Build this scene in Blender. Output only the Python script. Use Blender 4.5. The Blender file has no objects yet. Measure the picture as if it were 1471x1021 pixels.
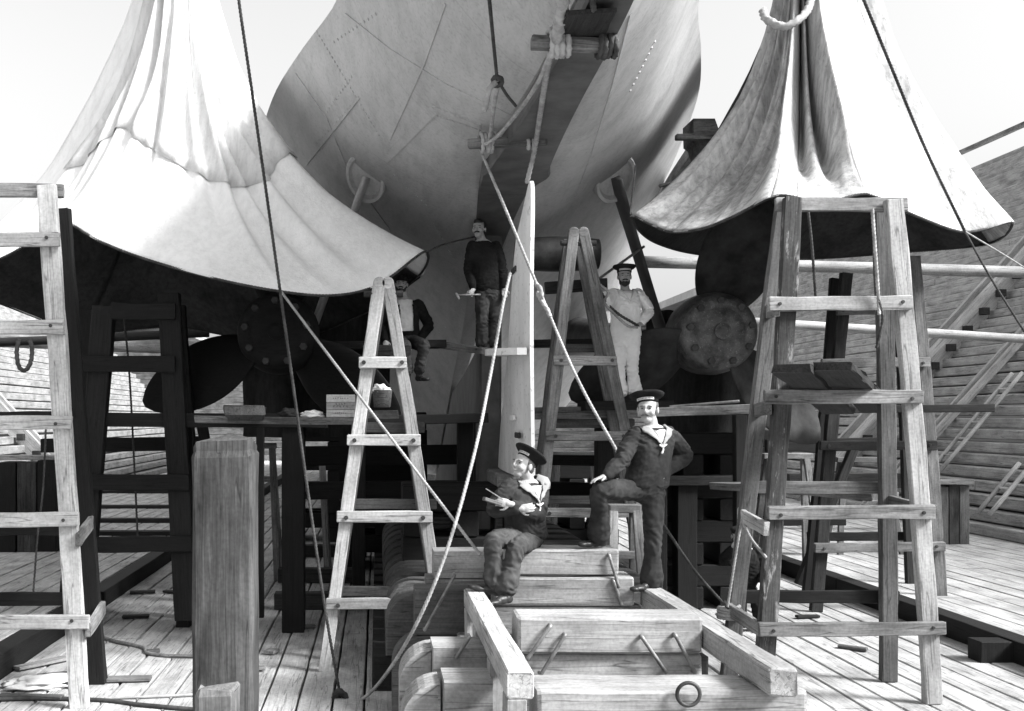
import bpy, bmesh, math, random
from mathutils import Vector, Matrix, noise
from mathutils.bvhtree import BVHTree

RND = random.Random(11)
# ------------------------------------------------------------------ camera
F, VX, VY, EYE = 1500.0, 542.0, 600.0, 2.6          # photo pixels (1471 x 1021); eye height above dock floor
scene = bpy.context.scene
cam_d = bpy.data.cameras.new('camera'); cam = bpy.data.objects.new('camera', cam_d)
scene.collection.objects.link(cam); scene.camera = cam
cam.location = (0, 0, EYE); cam.rotation_euler = (math.radians(90), 0, 0)
cam_d.sensor_width = 36.0; cam_d.lens = 36.0 * F / 1471.0
cam_d.shift_x = (735.5 - VX) / 1471.0; cam_d.shift_y = (VY - 510.5) / 1471.0
cam_d.clip_start = 0.05; cam_d.clip_end = 2000
# ------------------------------------------------------------------ world, sun, exposure
SUN_EL, SUN_AZ = math.radians(40), math.radians(114)   # azimuth measured clockwise from +Y (ahead): right and behind
world = bpy.data.worlds.new('World'); scene.world = world; world.use_nodes = True
wn, wl = world.node_tree.nodes, world.node_tree.links
bg = wn['Background']; bg.inputs['Strength'].default_value = 0.12
sky = wn.new('ShaderNodeTexSky'); sky.sky_type = 'NISHITA'; sky.sun_disc = False
sky.sun_elevation = SUN_EL; sky.sun_rotation = SUN_AZ; sky.dust_density = 4.0; sky.air_density = 1.5
hs = wn.new('ShaderNodeHueSaturation'); hs.inputs['Saturation'].default_value = 0.0
wl.new(sky.outputs[0], hs.inputs['Color']); wl.new(hs.outputs[0], bg.inputs[0])
sun_d = bpy.data.lights.new('sun', 'SUN'); sun_d.energy = 4.3; sun_d.angle = math.radians(15); sun_d.color = (1, 1, 1)
sun = bpy.data.objects.new('sun', sun_d); scene.collection.objects.link(sun)
sdir = Vector((math.sin(SUN_AZ) * math.cos(SUN_EL), math.cos(SUN_AZ) * math.cos(SUN_EL), math.sin(SUN_EL)))
sun.rotation_euler = sdir.to_track_quat('Z', 'Y').to_euler(); sun.location = (20, -20, 40)
scene.view_settings.view_transform = 'Standard'; scene.view_settings.look = 'None'
scene.view_settings.exposure = 1.08; scene.view_settings.gamma = 1.0
scene.cycles.max_bounces = 6; scene.cycles.diffuse_bounces = 3; scene.cycles.glossy_bounces = 2

def W(x, y, D):
    return Vector(((x - VX) * D / F, D, EYE + (VY - y) * D / F))
def DZ(y, z):                      # depth at which height z shows at image row y
    return (z - EYE) * F / (VY - y)
XC = 1.55                          # ship's centre line

# ------------------------------------------------------------------ materials (the photograph is monochrome: all greys)
def _mat(name):
    m = bpy.data.materials.new(name); m.use_nodes = True
    return m, m.node_tree.nodes, m.node_tree.links, m.node_tree.nodes['Principled BSDF']
def g(v): return (v, v, v, 1)
def ramp(n, stops):
    r = n.new('ShaderNodeValToRGB'); e = r.color_ramp.elements
    e[0].position, e[0].color = stops[0][0], g(stops[0][1]); e[1].position, e[1].color = stops[-1][0], g(stops[-1][1])
    for p, v in stops[1:-1]:
        q = e.new(p); q.color = g(v)
    return r
def tex(n, l, kind, scale, coords, stretch=(1, 1, 1), **kw):
    mp = n.new('ShaderNodeMapping'); mp.inputs['Scale'].default_value = stretch; l.new(coords, mp.inputs[0])
    t = n.new(kind); t.inputs['Scale'].default_value = scale; l.new(mp.outputs[0], t.inputs['Vector'])
    for k, v in kw.items(): t.inputs[k].default_value = v
    return t
def mul(n, l, a, b, fac=1.0, mode='MULTIPLY'):
    x = n.new('ShaderNodeMix'); x.data_type = 'RGBA'; x.blend_type = mode; x.inputs[0].default_value = fac
    l.new(a, x.inputs[6]); l.new(b, x.inputs[7]); return x.outputs[2]
def offset_coords(n, l, src):
    oi = n.new('ShaderNodeObjectInfo'); v = n.new('ShaderNodeVectorMath'); v.operation = 'MULTIPLY_ADD'
    c = n.new('ShaderNodeCombineXYZ')
    for i in range(3): l.new(oi.outputs['Random'], c.inputs[i])
    v.inputs[1].default_value = (37, 53, 71); l.new(c.outputs[0], v.inputs[0]); l.new(src, v.inputs[2])
    return v.outputs[0], oi.outputs['Random']
def bump(n, l, b, h, strength, dist):
    bp = n.new('ShaderNodeBump'); bp.inputs['Strength'].default_value = strength; bp.inputs['Distance'].default_value = dist
    l.new(h, bp.inputs['Height']); l.new(bp.outputs[0], b.inputs['Normal'])

def wood(name, lo, hi, stain=0.5, flakes=None, rough=0.85, axis=0, grain=1.0, patch=0.9):
    """timber: grain along local X (axis 0) or Y (axis 1), stains, value varied per piece"""
    m, n, l, b = _mat(name)
    tc = n.new('ShaderNodeTexCoord'); co, rnd = offset_coords(n, l, tc.outputs['Object'])
    st = (0.7, 14, 14) if axis == 0 else (14, 0.7, 14)
    gr = tex(n, l, 'ShaderNodeTexNoise', 3.2 * grain, co, st, Detail=7.0, Roughness=0.65, Distortion=0.6)
    col = ramp(n, [(0.28, lo), (0.55, (lo + hi) / 2), (0.75, hi)]); l.new(gr.outputs[0], col.inputs[0])
    big = tex(n, l, 'ShaderNodeTexNoise', 1.6, co, (1, 2.2, 2.2) if axis == 0 else (2.2, 1, 2.2), Detail=5.0, Roughness=0.6)
    r2 = ramp(n, [(0.32, 1 - stain), (0.62, 1.0)]); l.new(big.outputs[0], r2.inputs[0])
    c = mul(n, l, col.outputs[0], r2.outputs[0], patch)
    fine = tex(n, l, 'ShaderNodeTexNoise', 40, co, Detail=4.0)
    r3 = ramp(n, [(0.3, 0.72), (0.6, 1.0)]); l.new(fine.outputs[0], r3.inputs[0]); c = mul(n, l, c, r3.outputs[0], 0.8)
    kn = tex(n, l, 'ShaderNodeTexVoronoi', 2.2, co, (0.6, 3, 3) if axis == 0 else (3, .6, 3))
    r5 = ramp(n, [(0.03, 0.35), (0.09, 1.0)]); l.new(kn.outputs['Distance'], r5.inputs[0]); c = mul(n, l, c, r5.outputs[0], 0.7)
    ck = tex(n, l, 'ShaderNodeTexNoise', 2.6, co, (0.22, 6, 6) if axis == 0 else (6, .22, 6), Detail=2.0, Roughness=0.5, Distortion=0.25)
    rc = ramp(n, [(0.478, 1.0), (0.496, 0.22), (0.514, 1.0)]); l.new(ck.outputs[0], rc.inputs[0]); c = mul(n, l, c, rc.outputs[0], 0.75)
    r4 = ramp(n, [(0.0, 0.66), (1.0, 1.14)]); l.new(rnd, r4.inputs[0]); c = mul(n, l, c, r4.outputs[0])
    if flakes is not None:
        fk = tex(n, l, 'ShaderNodeTexNoise', 7, co, (0.5, 2.5, 2.5), Detail=6.0, Roughness=0.7)
        fr = ramp(n, [(0.57, 0.0), (0.66, 1.0)]); l.new(fk.outputs[0], fr.inputs[0])
        x = n.new('ShaderNodeMix'); x.data_type = 'RGBA'; l.new(fr.outputs[0], x.inputs[0]); l.new(c, x.inputs[6])
        x.inputs[7].default_value = g(flakes); c = x.outputs[2]
    l.new(c, b.inputs['Base Color']); b.inputs['Roughness'].default_value = rough; b.inputs['Specular IOR Level'].default_value = 0.25
    bump(n, l, b, gr.outputs[0], 0.6, 0.006)
    return m
def mottle(name, lo, hi, scale=4, rough=0.7, metal=0.0, bs=0.3, bd=0.004, stretch=(1, 1, 1), detail=6.0, spots=None, p0=0.35, p1=0.65, spec=0.4):
    m, n, l, b = _mat(name)
    tc = n.new('ShaderNodeTexCoord'); co, rnd = offset_coords(n, l, tc.outputs['Object'])
    t = tex(n, l, 'ShaderNodeTexNoise', scale, co, stretch, Detail=detail, Roughness=0.62)
    r = ramp(n, [(p0, lo), (p1, hi)]); l.new(t.outputs[0], r.inputs[0]); c = r.outputs[0]
    if spots is not None:
        s = tex(n, l, 'ShaderNodeTexNoise', scale * 9, co, Detail=3.0)
        sr = ramp(n, [(0.62, 1.0), (0.7, spots)]); l.new(s.outputs[0], sr.inputs[0]); c = mul(n, l, c, sr.outputs[0])
    l.new(c, b.inputs['Base Color']); b.inputs['Roughness'].default_value = rough; b.inputs['Metallic'].default_value = metal
    b.inputs['Specular IOR Level'].default_value = spec
    f = tex(n, l, 'ShaderNodeTexNoise', scale * 12, co, Detail=4.0)
    bump(n, l, b, f.outputs[0], bs, bd)
    return m
def cloth(name, lo, hi, weave=260.0, bs=0.25):
    m = mottle(name, lo, hi, scale=6, rough=0.95, bs=bs, bd=0.004, spec=0.1); return m
def canvas(name, lo, hi, streak=0.25, p0=.3, p1=.6):
    m, n, l, b = _mat(name)
    tc = n.new('ShaderNodeTexCoord'); co = tc.outputs['Object']
    a = tex(n, l, 'ShaderNodeTexNoise', 1.3, co, (1, 1, .55), Detail=8.0, Roughness=0.68, Distortion=0.5)
    r = ramp(n, [(p0, lo), (p1, hi)]); l.new(a.outputs[0], r.inputs[0])
    s = tex(n, l, 'ShaderNodeTexNoise', 5, co, (3, 3, 0.35), Detail=5.0, Roughness=0.6)
    r2 = ramp(n, [(0.35, 1 - streak), (0.6, 1.0)]); l.new(s.outputs[0], r2.inputs[0]); c = mul(n, l, r.outputs[0], r2.outputs[0])
    k = tex(n, l, 'ShaderNodeTexNoise', 16, co, Detail=6.0, Roughness=.7)
    r3 = ramp(n, [(0.30, 1 - streak), (0.45, 1.0)]); l.new(k.outputs[0], r3.inputs[0]); c = mul(n, l, c, r3.outputs[0])
    l.new(c, b.inputs['Base Color']); b.inputs['Roughness'].default_value = 0.95; b.inputs['Specular IOR Level'].default_value = 0.1
    w = tex(n, l, 'ShaderNodeTexNoise', 22, co, (1, 1, .5), Detail=7.0, Roughness=0.7)
    bump(n, l, b, w.outputs[0], 0.5, 0.02)
    return m

def hull_paint(name):
    m, n, l, b = _mat(name)
    tc = n.new('ShaderNodeTexCoord'); co = tc.outputs['Object']
    a = tex(n, l, 'ShaderNodeTexNoise', 0.9, co, Detail=8.0, Roughness=0.7)
    r = ramp(n, [(0.3, 0.37), (0.5, 0.42), (0.72, 0.48)]); l.new(a.outputs[0], r.inputs[0]); c = r.outputs[0]
    s = tex(n, l, 'ShaderNodeTexNoise', 3.0, co, (2.0, .5, 0.5), Detail=6.0, Roughness=0.7, Distortion=.15)
    r2 = ramp(n, [(0.36, 0.70), (0.55, 1.0)]); l.new(s.outputs[0], r2.inputs[0]); c = mul(n, l, c, r2.outputs[0], .6)
    k = tex(n, l, 'ShaderNodeTexNoise', 26, co, Detail=4.0, Roughness=.7)
    r3 = ramp(n, [(0.3, 0.7), (0.5, 1.0)]); l.new(k.outputs[0], r3.inputs[0]); c = mul(n, l, c, r3.outputs[0], .8)
    # plate seams: lines of constant Y and a few fore-and-aft
    sp = n.new('ShaderNodeSeparateXYZ'); l.new(co, sp.inputs[0])
    wv = n.new('ShaderNodeMath'); wv.operation = 'PINGPONG'; wv.inputs[1].default_value = 1.1; l.new(sp.outputs[1], wv.inputs[0])
    lr = ramp(n, [(0.0, 0.55), (0.012, 1.0)]); l.new(wv.outputs[0], lr.inputs[0]); c = mul(n, l, c, lr.outputs[0], .45)
    l.new(c, b.inputs['Base Color']); b.inputs['Roughness'].default_value = 0.62; b.inputs['Specular IOR Level'].default_value = 0.35
    bump(n, l, b, k.outputs[0], 0.25, 0.006)
    return m

M = dict(
    pine=wood('new pine timber', 0.42, 0.64, 0.42), worn=wood('worn grey timber', 0.17, 0.42, 0.7),
    mid=wood('weathered brown timber', 0.10, 0.22, 0.5), dark=wood('dark wet timber', 0.02, 0.055, 0.5),  # dark also puts underside shade into two high planks
    tar=wood('tarred black timber', 0.008, 0.02, 0.4, rough=0.75), flaky=wood('dark timber with flaking white paint', 0.045, 0.13, 0.6, flakes=0.26),  # black also puts shade into the left propeller and left trestle
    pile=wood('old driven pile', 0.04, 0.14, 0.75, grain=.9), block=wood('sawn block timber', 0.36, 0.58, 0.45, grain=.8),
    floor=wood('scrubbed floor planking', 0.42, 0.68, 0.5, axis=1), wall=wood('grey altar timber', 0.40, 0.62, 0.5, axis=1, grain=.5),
    blockd=wood('damp block timber', 0.07, 0.16, 0.5),  # the darker tone of block timber
    canvas=canvas('white canvas', 0.76, 0.88, 0.08), canvas_dirty=canvas('stained canvas', 0.24, 0.56, 0.35, .34, .62), canvas_mid=canvas('greying canvas', 0.32, 0.56, 0.3), canvas_grey=canvas('older grey canvas', 0.56, 0.72, 0.16),
    canvas_tar=canvas('tarred back canvas', 0.018, 0.05, 0.3), hull=hull_paint('grey hull paint'), hull_dark=mottle('dark bottom paint', 0.05, 0.10, 3, 0.6),  # near-black canvas and dark hull tone hold shade put into colour
    iron=mottle('black iron', 0.02, 0.06, 5, 0.55, 0.3, spots=1.6), steel=mottle('worn iron rod', 0.12, 0.30, 8, 0.5, 0.4),
    bronze=mottle('tarnished bronze', 0.035, 0.13, 6, 0.5, 0.35, bs=.5, bd=.01, spots=2.2), blade=mottle('dark propeller bronze', 0.02, 0.055, 3, 0.75, 0.1, spec=.15),
    rope=mottle('hemp rope', 0.24, 0.42, 9, 0.95, spec=.1), rope_dark=mottle('tarred rope', 0.035, 0.08, 9, 0.9, spec=.1),
    rudder=mottle('white lead painted rudder', 0.58, 0.76, 2.2, 0.7, stretch=(1, 1, .5), spots=.6),
    skin=mottle('skin', 0.31, 0.40, 5, 0.6, bs=.1, bd=.002), navy=cloth('navy serge', 0.022, 0.045), navy2=cloth('faded navy serge', 0.04, 0.08),
    duck=cloth('white duck cloth', 0.78, 0.86), linen=cloth('white linen', 0.60, 0.76), jean=cloth('pale jean collar cloth', 0.22, 0.30), black=cloth('black wool', 0.010, 0.022), trouser=cloth('dark work cloth', 0.028, 0.06),
    leather=mottle('black leather', 0.012, 0.03, 8, 0.45), hair=mottle('dark hair', 0.012, 0.03, 30, 0.6), fair=mottle('light brown hair', 0.06, 0.12, 30, 0.6),
    tally=mottle('pale cap ribbon lettering', 0.6, 0.75, 30, .8), white=mottle('white rag', 0.7, 0.8, 8, .95, spec=.1), gap=mottle('dark gap', 0.012, 0.02, 4, 1.0),
    earth=mottle('bare quay earth', 0.30, 0.42, 0.6, 1.0), ink=mottle('stencil ink', 0.05, 0.08, 10, .9), eye=mottle('dark eye', 0.01, 0.015, 10, .3))

# ------------------------------------------------------------------ object helpers
COL = scene.collection
def tag(o, label, cat, group=None, kind=None):
    o['label'] = label; o['category'] = cat
    if group: o['group'] = group
    if kind: o['kind'] = kind
    return o
def thing(name, label, cat, loc=(0, 0, 0), group=None):
    o = bpy.data.objects.new(name, None); COL.objects.link(o); o.location = loc; o.empty_display_size = 0.2
    return tag(o, label, cat, group)
def link(name, me, mat, parent=None, mw=None):
    o = bpy.data.objects.new(name, me); COL.objects.link(o)
    if mat is not None and not me.materials: me.materials.append(mat)
    mw = mw or Matrix.Identity(4)
    if parent is not None:
        o.parent = parent; p = Matrix.Identity(4); q = parent
        p = world_of(parent); mw = p.inverted() @ mw
    o.matrix_local = mw
    return o
def world_of(o):
    m = Matrix.LocRotScale(o.location, o.rotation_euler.to_quaternion(), o.scale)
    return world_of(o.parent) @ m if o.parent else m
def from_bm(bm, smooth=False, name='mesh'):
    me = bpy.data.meshes.new(name); bm.normal_update(); bm.to_mesh(me); bm.free()
    if smooth:
        for p in me.polygons: p.use_smooth = True
    return me
def structure(name, me, mat, mw=None):
    o = link(name, me, mat, None, mw); o['kind'] = 'structure'; return o

def loft(bm, rings, closed=True, caps=True):
    vs = [[bm.verts.new(p) for p in r] for r in rings]; n = len(vs[0])
    for a, b in zip(vs, vs[1:]):
        for i in range(n if closed else n - 1):
            j = (i + 1) % n; bm.faces.new((a[i], a[j], b[j], b[i]))
    if caps and closed:
        bm.faces.new(list(reversed(vs[0]))); bm.faces.new(vs[-1])
    return vs
def box(bm, c, s, ch=0.0, rot=None):
    c = Vector(c); s = Vector(s) / 2
    r = bmesh.ops.create_cube(bm, size=1.0)['verts']
    for v in r:
        p = Vector((v.co.x * 2 * s.x, v.co.y * 2 * s.y, v.co.z * 2 * s.z))
        v.co = c + (rot @ p if rot else p)
    if ch:
        es = list({e for v in r for e in v.link_edges})
        bmesh.ops.bevel(bm, geom=es, offset=ch, segments=1, affect='EDGES', clamp_overlap=True)

def timber_bm(L, w, h, ch=0.008, jit=0.003, round_ends=False):
    """sawn timber along local X, lightly chamfered and uneven"""
    bm = bmesh.new(); n = max(3, min(24, int(L / 0.22))); ch = min(ch, w * .3, h * .3)
    sd = Vector((RND.uniform(0, 99), RND.uniform(0, 99), RND.uniform(0, 99)))
    prof = [(w/2-ch, h/2), (-w/2+ch, h/2), (-w/2, h/2-ch), (-w/2, -h/2+ch), (-w/2+ch, -h/2), (w/2-ch, -h/2), (w/2, -h/2+ch), (w/2, h/2-ch)]
    xs = [-L/2, -L/2 + ch] + [-L/2 + L * i / n for i in range(1, n)] + [L/2 - ch, L/2]
    bow = RND.uniform(-1, 1) * 0.0045 * L
    rings = []
    for x in xs:
        t = x / L * 2; e = 1.0
        if abs(abs(x) - L/2) < 1e-6: e = 1 - ch / max(w, h)
        off = bow * (1 - t * t); ring = []
        for k, (y, z) in enumerate(prof):
            q = noise.noise(sd + Vector((x * 2.2, k * 3.1, 0)))
            q2 = noise.noise(sd + Vector((x * 9, k * 1.7, 5)))
            s = e * (1 + (q * jit + q2 * jit * .6) / max(.02, min(w, h) / 2))
            ring.append((x + (RND.uniform(-1, 1) * jit * 1.2 if abs(t) > .999 else 0), y * s + off, z * s + off * .5))
        rings.append(ring)
    loft(bm, rings)
    return bm
def frame(p1, p2, up=None):
    d = (p2 - p1).normalized()
    if up is None: up = Vector((0, 1, 0)) if abs(d.z) > 0.75 else Vector((0, 0, 1))
    y = up.cross(d).normalized(); z = d.cross(y)
    return Matrix((( d.x, y.x, z.x, (p1.x + p2.x) / 2), (d.y, y.y, z.y, (p1.y + p2.y) / 2), (d.z, y.z, z.z, (p1.z + p2.z) / 2), (0, 0, 0, 1)))
def timber(name, p1, p2, w, h, mat, parent=None, ch=0.008, jit=0.003, up=None):
    """w across (lateral for a leg, depth for a rung), h = depth for a leg, height for a rung"""
    p1, p2 = Vector(p1), Vector(p2)
    return link(name, from_bm(timber_bm((p2 - p1).length, w, h, ch, jit)), M[mat] if isinstance(mat, str) else mat, parent, frame(p1, p2, up))
def cyl_bm(r, L, seg=12, bm=None, r2=None, dome=0):
    bm = bm or bmesh.new(); r2 = r if r2 is None else r2
    loft(bm, [[(r0 * math.cos(2 * math.pi * i / seg), r0 * math.sin(2 * math.pi * i / seg), z) for i in range(seg)]
              for r0, z in ((r * .85, -L/2), (r, -L/2 + .1 * r), (r2, L/2 - .1 * r2), (r2 * .85, L/2))])
    return bm
def orient(p, zdir, xdir=None):
    q = Vector(zdir).normalized().to_track_quat('Z', 'Y'); return Matrix.Translation(p) @ q.to_matrix().to_4x4()
def bolt(p, direction, r, parent):
    bm = cyl_bm(r, r * 1.1, 8); return link('bolt', from_bm(bm), M['iron'], parent, orient(Vector(p), direction))
def log(name, p1, p2, r1, r2, mat, parent=None):
    p1, p2 = Vector(p1), Vector(p2); L = (p2 - p1).length; bm = bmesh.new(); n = max(4, int(L / .5)); sd = RND.uniform(0, 99); rings = []
    for k in range(n + 1):
        z = -L/2 + L * k / n; r = r1 + (r2 - r1) * k / n
        rings.append([(r * (1 + .05 * noise.noise((sd, i, z))) * math.cos(i * math.pi / 6), r * (1 + .05 * noise.noise((sd, i + 9, z))) * math.sin(i * math.pi / 6), z) for i in range(12)])
    loft(bm, rings)
    for v in bm.verts: v.co = Vector((v.co.z, v.co.y, -v.co.x))
    return link(name, from_bm(bm, True), M[mat], parent, frame(p1, p2))

def crom(pts, n, closed=False):
    pts = [Vector(p) for p in pts]; out = []; N = len(pts); segs = N if closed else N - 1
    for i in range(segs):
        p0 = pts[(i - 1) % N] if closed or i else pts[0] * 2 - pts[1]
        p1, p2 = pts[i], pts[(i + 1) % N]
        p3 = pts[(i + 2) % N] if closed or i + 2 < N else p2 * 2 - p1
        for k in range(n):
            t = k / n; out.append(0.5 * ((2 * p1) + (p2 - p0) * t + (2*p0 - 5*p1 + 4*p2 - p3) * t*t + (3*p1 - p0 - 3*p2 + p3) * t**3))
    if not closed: out.append(pts[-1])
    return out
def resample(pts, step):
    out = [pts[0]]; acc = 0
    for a, b in zip(pts, pts[1:]):
        L = (b - a).length; d = step - acc
        while d <= L and L > 0:
            out.append(a.lerp(b, d / L)); d += step
        acc = (acc + L) % step if L > 0 else acc
    if (out[-1] - pts[-1]).length > step * .2: out.append(pts[-1])
    return out
def rope_bm(pts, r, bm=None, curved=True, twist=True):
    """three-strand laid rope along a path"""
    bm = bm or bmesh.new(); P = crom(pts, 10) if curved and len(pts) > 2 else [Vector(p) for p in pts]
    P = resample(P, max(r * .75, 0.010)); rings = []; u = None; ang = 0
    for i, p in enumerate(P):
        d = (P[min(i+1, len(P)-1)] - P[max(i-1, 0)]).normalized()
        u = (u - d * u.dot(d)).normalized() if u is not None else d.orthogonal().normalized()
        v = d.cross(u); ang += (0.58 if twist else 0)
        rings.append([p + (u * math.cos(a) + v * math.sin(a)) * r * (1 + (.26 * math.cos(3 * (a + ang)) if twist else 0)) for a in [2 * math.pi * k / 12 for k in range(12)]])
    loft(bm, rings); return bm
def rope(name, pts, r, mat, label, cat='rope', group=None, sag=0.0):
    pts = [Vector(p) for p in pts]
    if sag and len(pts) == 2:
        pts = [pts[0].lerp(pts[1], t / 8) - Vector((0, 0, sag * 4 * (t/8) * (1 - t/8))) for t in range(9)]
    o = link(name, from_bm(rope_bm(pts, r), True), M[mat]); return tag(o, label, cat, group)
# ================================================================== SETTING
def planks(name, x0, x1, y0, y1, z, pw=0.30, gapw=0.025, mat='floor', th=0.09):
    bm = bmesh.new(); x = x0
    while x < x1 - .02:
        w = min(pw * RND.uniform(.93, 1.07), x1 - x); y = y0 - RND.uniform(0, 5)
        while y < y1:
            L = RND.uniform(4.5, 8); a, b = max(y, y0), min(y + L, y1)
            if b - a > .3:
                dz = RND.uniform(-.004, .004); n = max(2, int((b - a) / .5)); rings = []
                xa, xb = x + gapw / 2, x + w - gapw / 2; sd = RND.uniform(0, 99)
                for k in range(n + 1):
                    yy = a + gapw * .3 + (b - a - gapw * .6) * k / n
                    e1 = noise.noise((sd, yy * 2.3, 0)) * .010; e2 = noise.noise((sd, yy * 2.3, 9)) * .010; t = noise.noise((sd, yy * .8, 4)) * .006
                    zz = z + dz + t
                    rings.append([(xa + e1, yy, zz - .008), (xa + .008 + e1, yy, zz), (xb - .008 + e2, yy, zz), (xb + e2, yy, zz - .008), (xb + e2, yy, zz - th), (xa + e1, yy, zz - th)])
                loft(bm, rings)
            y += L
        x += w
    return structure(name, from_bm(bm), M[mat])
XL, XR, WL, WR, YB, YE = -3.76, 6.77, -9.2, 12.2, -14.0, 58.0
planks('dock_floor', XL, XR, 4.0, 34.0, 0.0)
planks('dock_floor', XL, XR, 34.0, YE, 0.0, pw=.6); planks('dock_floor', XL, XR, YB, 4.0, 0.0, pw=.6)
planks('side_floor', WL, XL - .26, YB, YE, 0.22, pw=.36); planks('side_floor', XR + .26, WR, YB, YE, 0.22, pw=.36)
bm = bmesh.new(); box(bm, (1.5, 22, -.2), (24, 74, .2)); structure('dock_bed', from_bm(bm), M['gap'])
for xx, lab in ((XL - .13, 'left'), (XR + .13, 'right')):
    y = YB
    while y < YE:
        L = RND.uniform(6, 9); o = timber('bilge_beam', (xx, y, .105), (xx, min(y + L - .01, YE), .105), .255, .25, 'tar'); o['kind'] = 'structure'
        y += L
def altar_wall(name, x0, sgn, y0, y1, z0, hgt, label):
    """stepped timber altars rising away from the floor; real treads and risers, each a run of beams"""
    bm = bmesh.new(); st = 0.27; run = st * .917; n = int(hgt / st)
    for i in range(n):
        xa = x0 + sgn * run * i; za = z0 + st * i; y = y0
        while y < y1:
            L = RND.uniform(11, 22); b = min(y + L, y1); dx = RND.uniform(-.02, .02); dz = RND.uniform(-.012, .012)
            box(bm, (xa + sgn * (.30 + dx), (y + b) / 2, za + st / 2 - .01 + dz), (.60, b - y - .006, st - .045), 0.02)
            y += L
    o = link(name, from_bm(bm), M['wall']); return tag(o, label, 'dock wall')
altar_wall('dock_wall', WR, 1, YB, YE, .2, 12.4, 'stepped grey timber dock wall rising on the right side behind the trestles')
altar_wall('dock_wall', WL, -1, YB, YE, .2, 12.4, 'stepped timber dock wall on the left side, seen between the dark trestle legs')
def end_wall():
    bm = bmesh.new(); st = .36; run = .33
    for i in range(20):
        x = WL - 8
        while x < WR + 8:
            L = RND.uniform(11, 20); box(bm, (x + L / 2, YE + .3 + run * i, .2 + st * i + st / 2), (L - .015, .6, st - .03), .012); x += L
    o = link('dock_wall', from_bm(bm), M['worn']); tag(o, 'low stepped timber end wall across the head of the dock under the ship', 'dock wall')
end_wall()
bm = bmesh.new(); zz = 12.5
for (x0, x1, y0, y1) in ((24.2, 300, -200, 400), (-300, -21.2, -200, 400)): box(bm, ((x0 + x1) / 2, (y0 + y1) / 2, zz - .3), (x1 - x0, y1 - y0, .6))
structure('quay_ground', from_bm(bm), M['earth'])
bm = bmesh.new(); box(bm, (1.5, 230, 7.1), (45, 330, .6)); box(bm, (1.5, -110, -.4), (45, 190, .3)); structure('ground', from_bm(bm), M['earth'])

# timber slides and ladder up the right wall (constant depth), plain ones left
def slide(x0, y, dx, hgt, sgn, label, wid=.5, mat='pine', lift=.12, w=.16, third=True):
    t = thing('timber_slide', label, 'timber slide', (x0, y, .2)); run = hgt * .917
    nv = Vector((-sgn * .737, 0, .676)) * lift
    for k in (0, 1):
        a = Vector((x0 - sgn * .15, y + k * wid, .25)) + nv; b = a + Vector((sgn * run, 0, hgt)); timber('side_beam', a, b, wid * .45 if k else wid * .6, w, mat, t, up=Vector((0, 1, 0)))
    if third:
        for i in range(int(hgt / .5)):
            c = Vector((x0, y - .28, .45)) + nv + Vector((sgn * .917, 0, 1)) * (.5 * i); bm = bmesh.new(); box(bm, (0, 0, 0), (.2, .2, .2), .01); link('cleat', from_bm(bm), M['dark'], t, Matrix.Translation(c))
    return t
slide(WR, 29.0, 0, 11.5, 1, 'wide pale timber slide with two beams running down the right dock wall', .95)
slide(WR, 25.6, 0, 9.5, 1, 'thin pale timber slide on the right dock wall, nearer than the wide one', .3, third=False, w=.1)
slide(WL, 31, 0, 11, -1, 'pale timber slide down the left dock wall, seen between dark trestle legs', .8)
slide(WL, 24.5, 0, 11, -1, 'narrow timber slide low on the left dock wall', .4, third=False)
def wall_ladder(p1, p2, label):
    t = thing('wall_ladder', label, 'ladder', p1); p1, p2 = Vector(p1), Vector(p2)
    for k in (-.2, .2): log('ladder_rail', p1 + Vector((0, k, 0)), p2 + Vector((0, k, 0)), .045, .045, 'pine', t)
    n = int((p2 - p1).length / .45)
    for i in range(1, n): q = p1.lerp(p2, i / n); log('ladder_step', q + Vector((0, -.2, 0)), q + Vector((0, .2, 0)), .025, .025, 'pine', t)
def onwall(x, y, off=.3):      # a pixel carried onto the sloped face of the right wall
    a = (x - VX) / F; b = (VY - y) / F
    D = (WR + .917 * (EYE - .2)) / (a - .917 * b); return W(x, y, D) + Vector((-.737, 0, .676)) * off
wall_ladder(onwall(1356, 690), onwall(1475, 548), 'thin wooden ladder leaning against the right dock wall')
wall_ladder(onwall(1440, 762, .5), onwall(1500, 690, .5), 'short ladder at the foot of the right dock wall at the edge of the photo')
# rail on top of the right wall
t = thing('wall_rail', 'weathered timber hand rail along the top of the right dock wall', 'railing', (24.8, 30, 12.5))
for y in range(8, 56, 6): timber('rail_post', (24.3, y, 12.45), (24.3, y, 13.7), .18, .18, 'worn', t)
timber('hand_rail', (24.3, 6, 13.75), (24.3, 56, 13.75), .2, .16, 'worn', t)
# breast shores (round spars from ship to wall)
def shore(x1, x2, y1, y2, D, r, label, mat='pine'):
    o = log('shore_spar', W(x1, y1, D), W(x2, y2, D), r, r * .92, mat); tag(o, label, 'spar', 'round spars shoring the ship off the dock walls')
shore(925, 1880, 376, 402, 19.0, .11, 'long pale round spar from hull to right wall, upper one')
shore(1068, 1640, 462, 497, 22.0, .10, 'pale round spar behind the right trestle, the lower one')
shore(-420, 300, 510, 478, 20.0, .09, 'round spar crossing low behind the left trestle legs', 'dark')
shore(-340, 360, 475, 503, 23.0, .16, 'thick pale spar behind the left trestle, against the left wall', 'worn')

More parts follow.
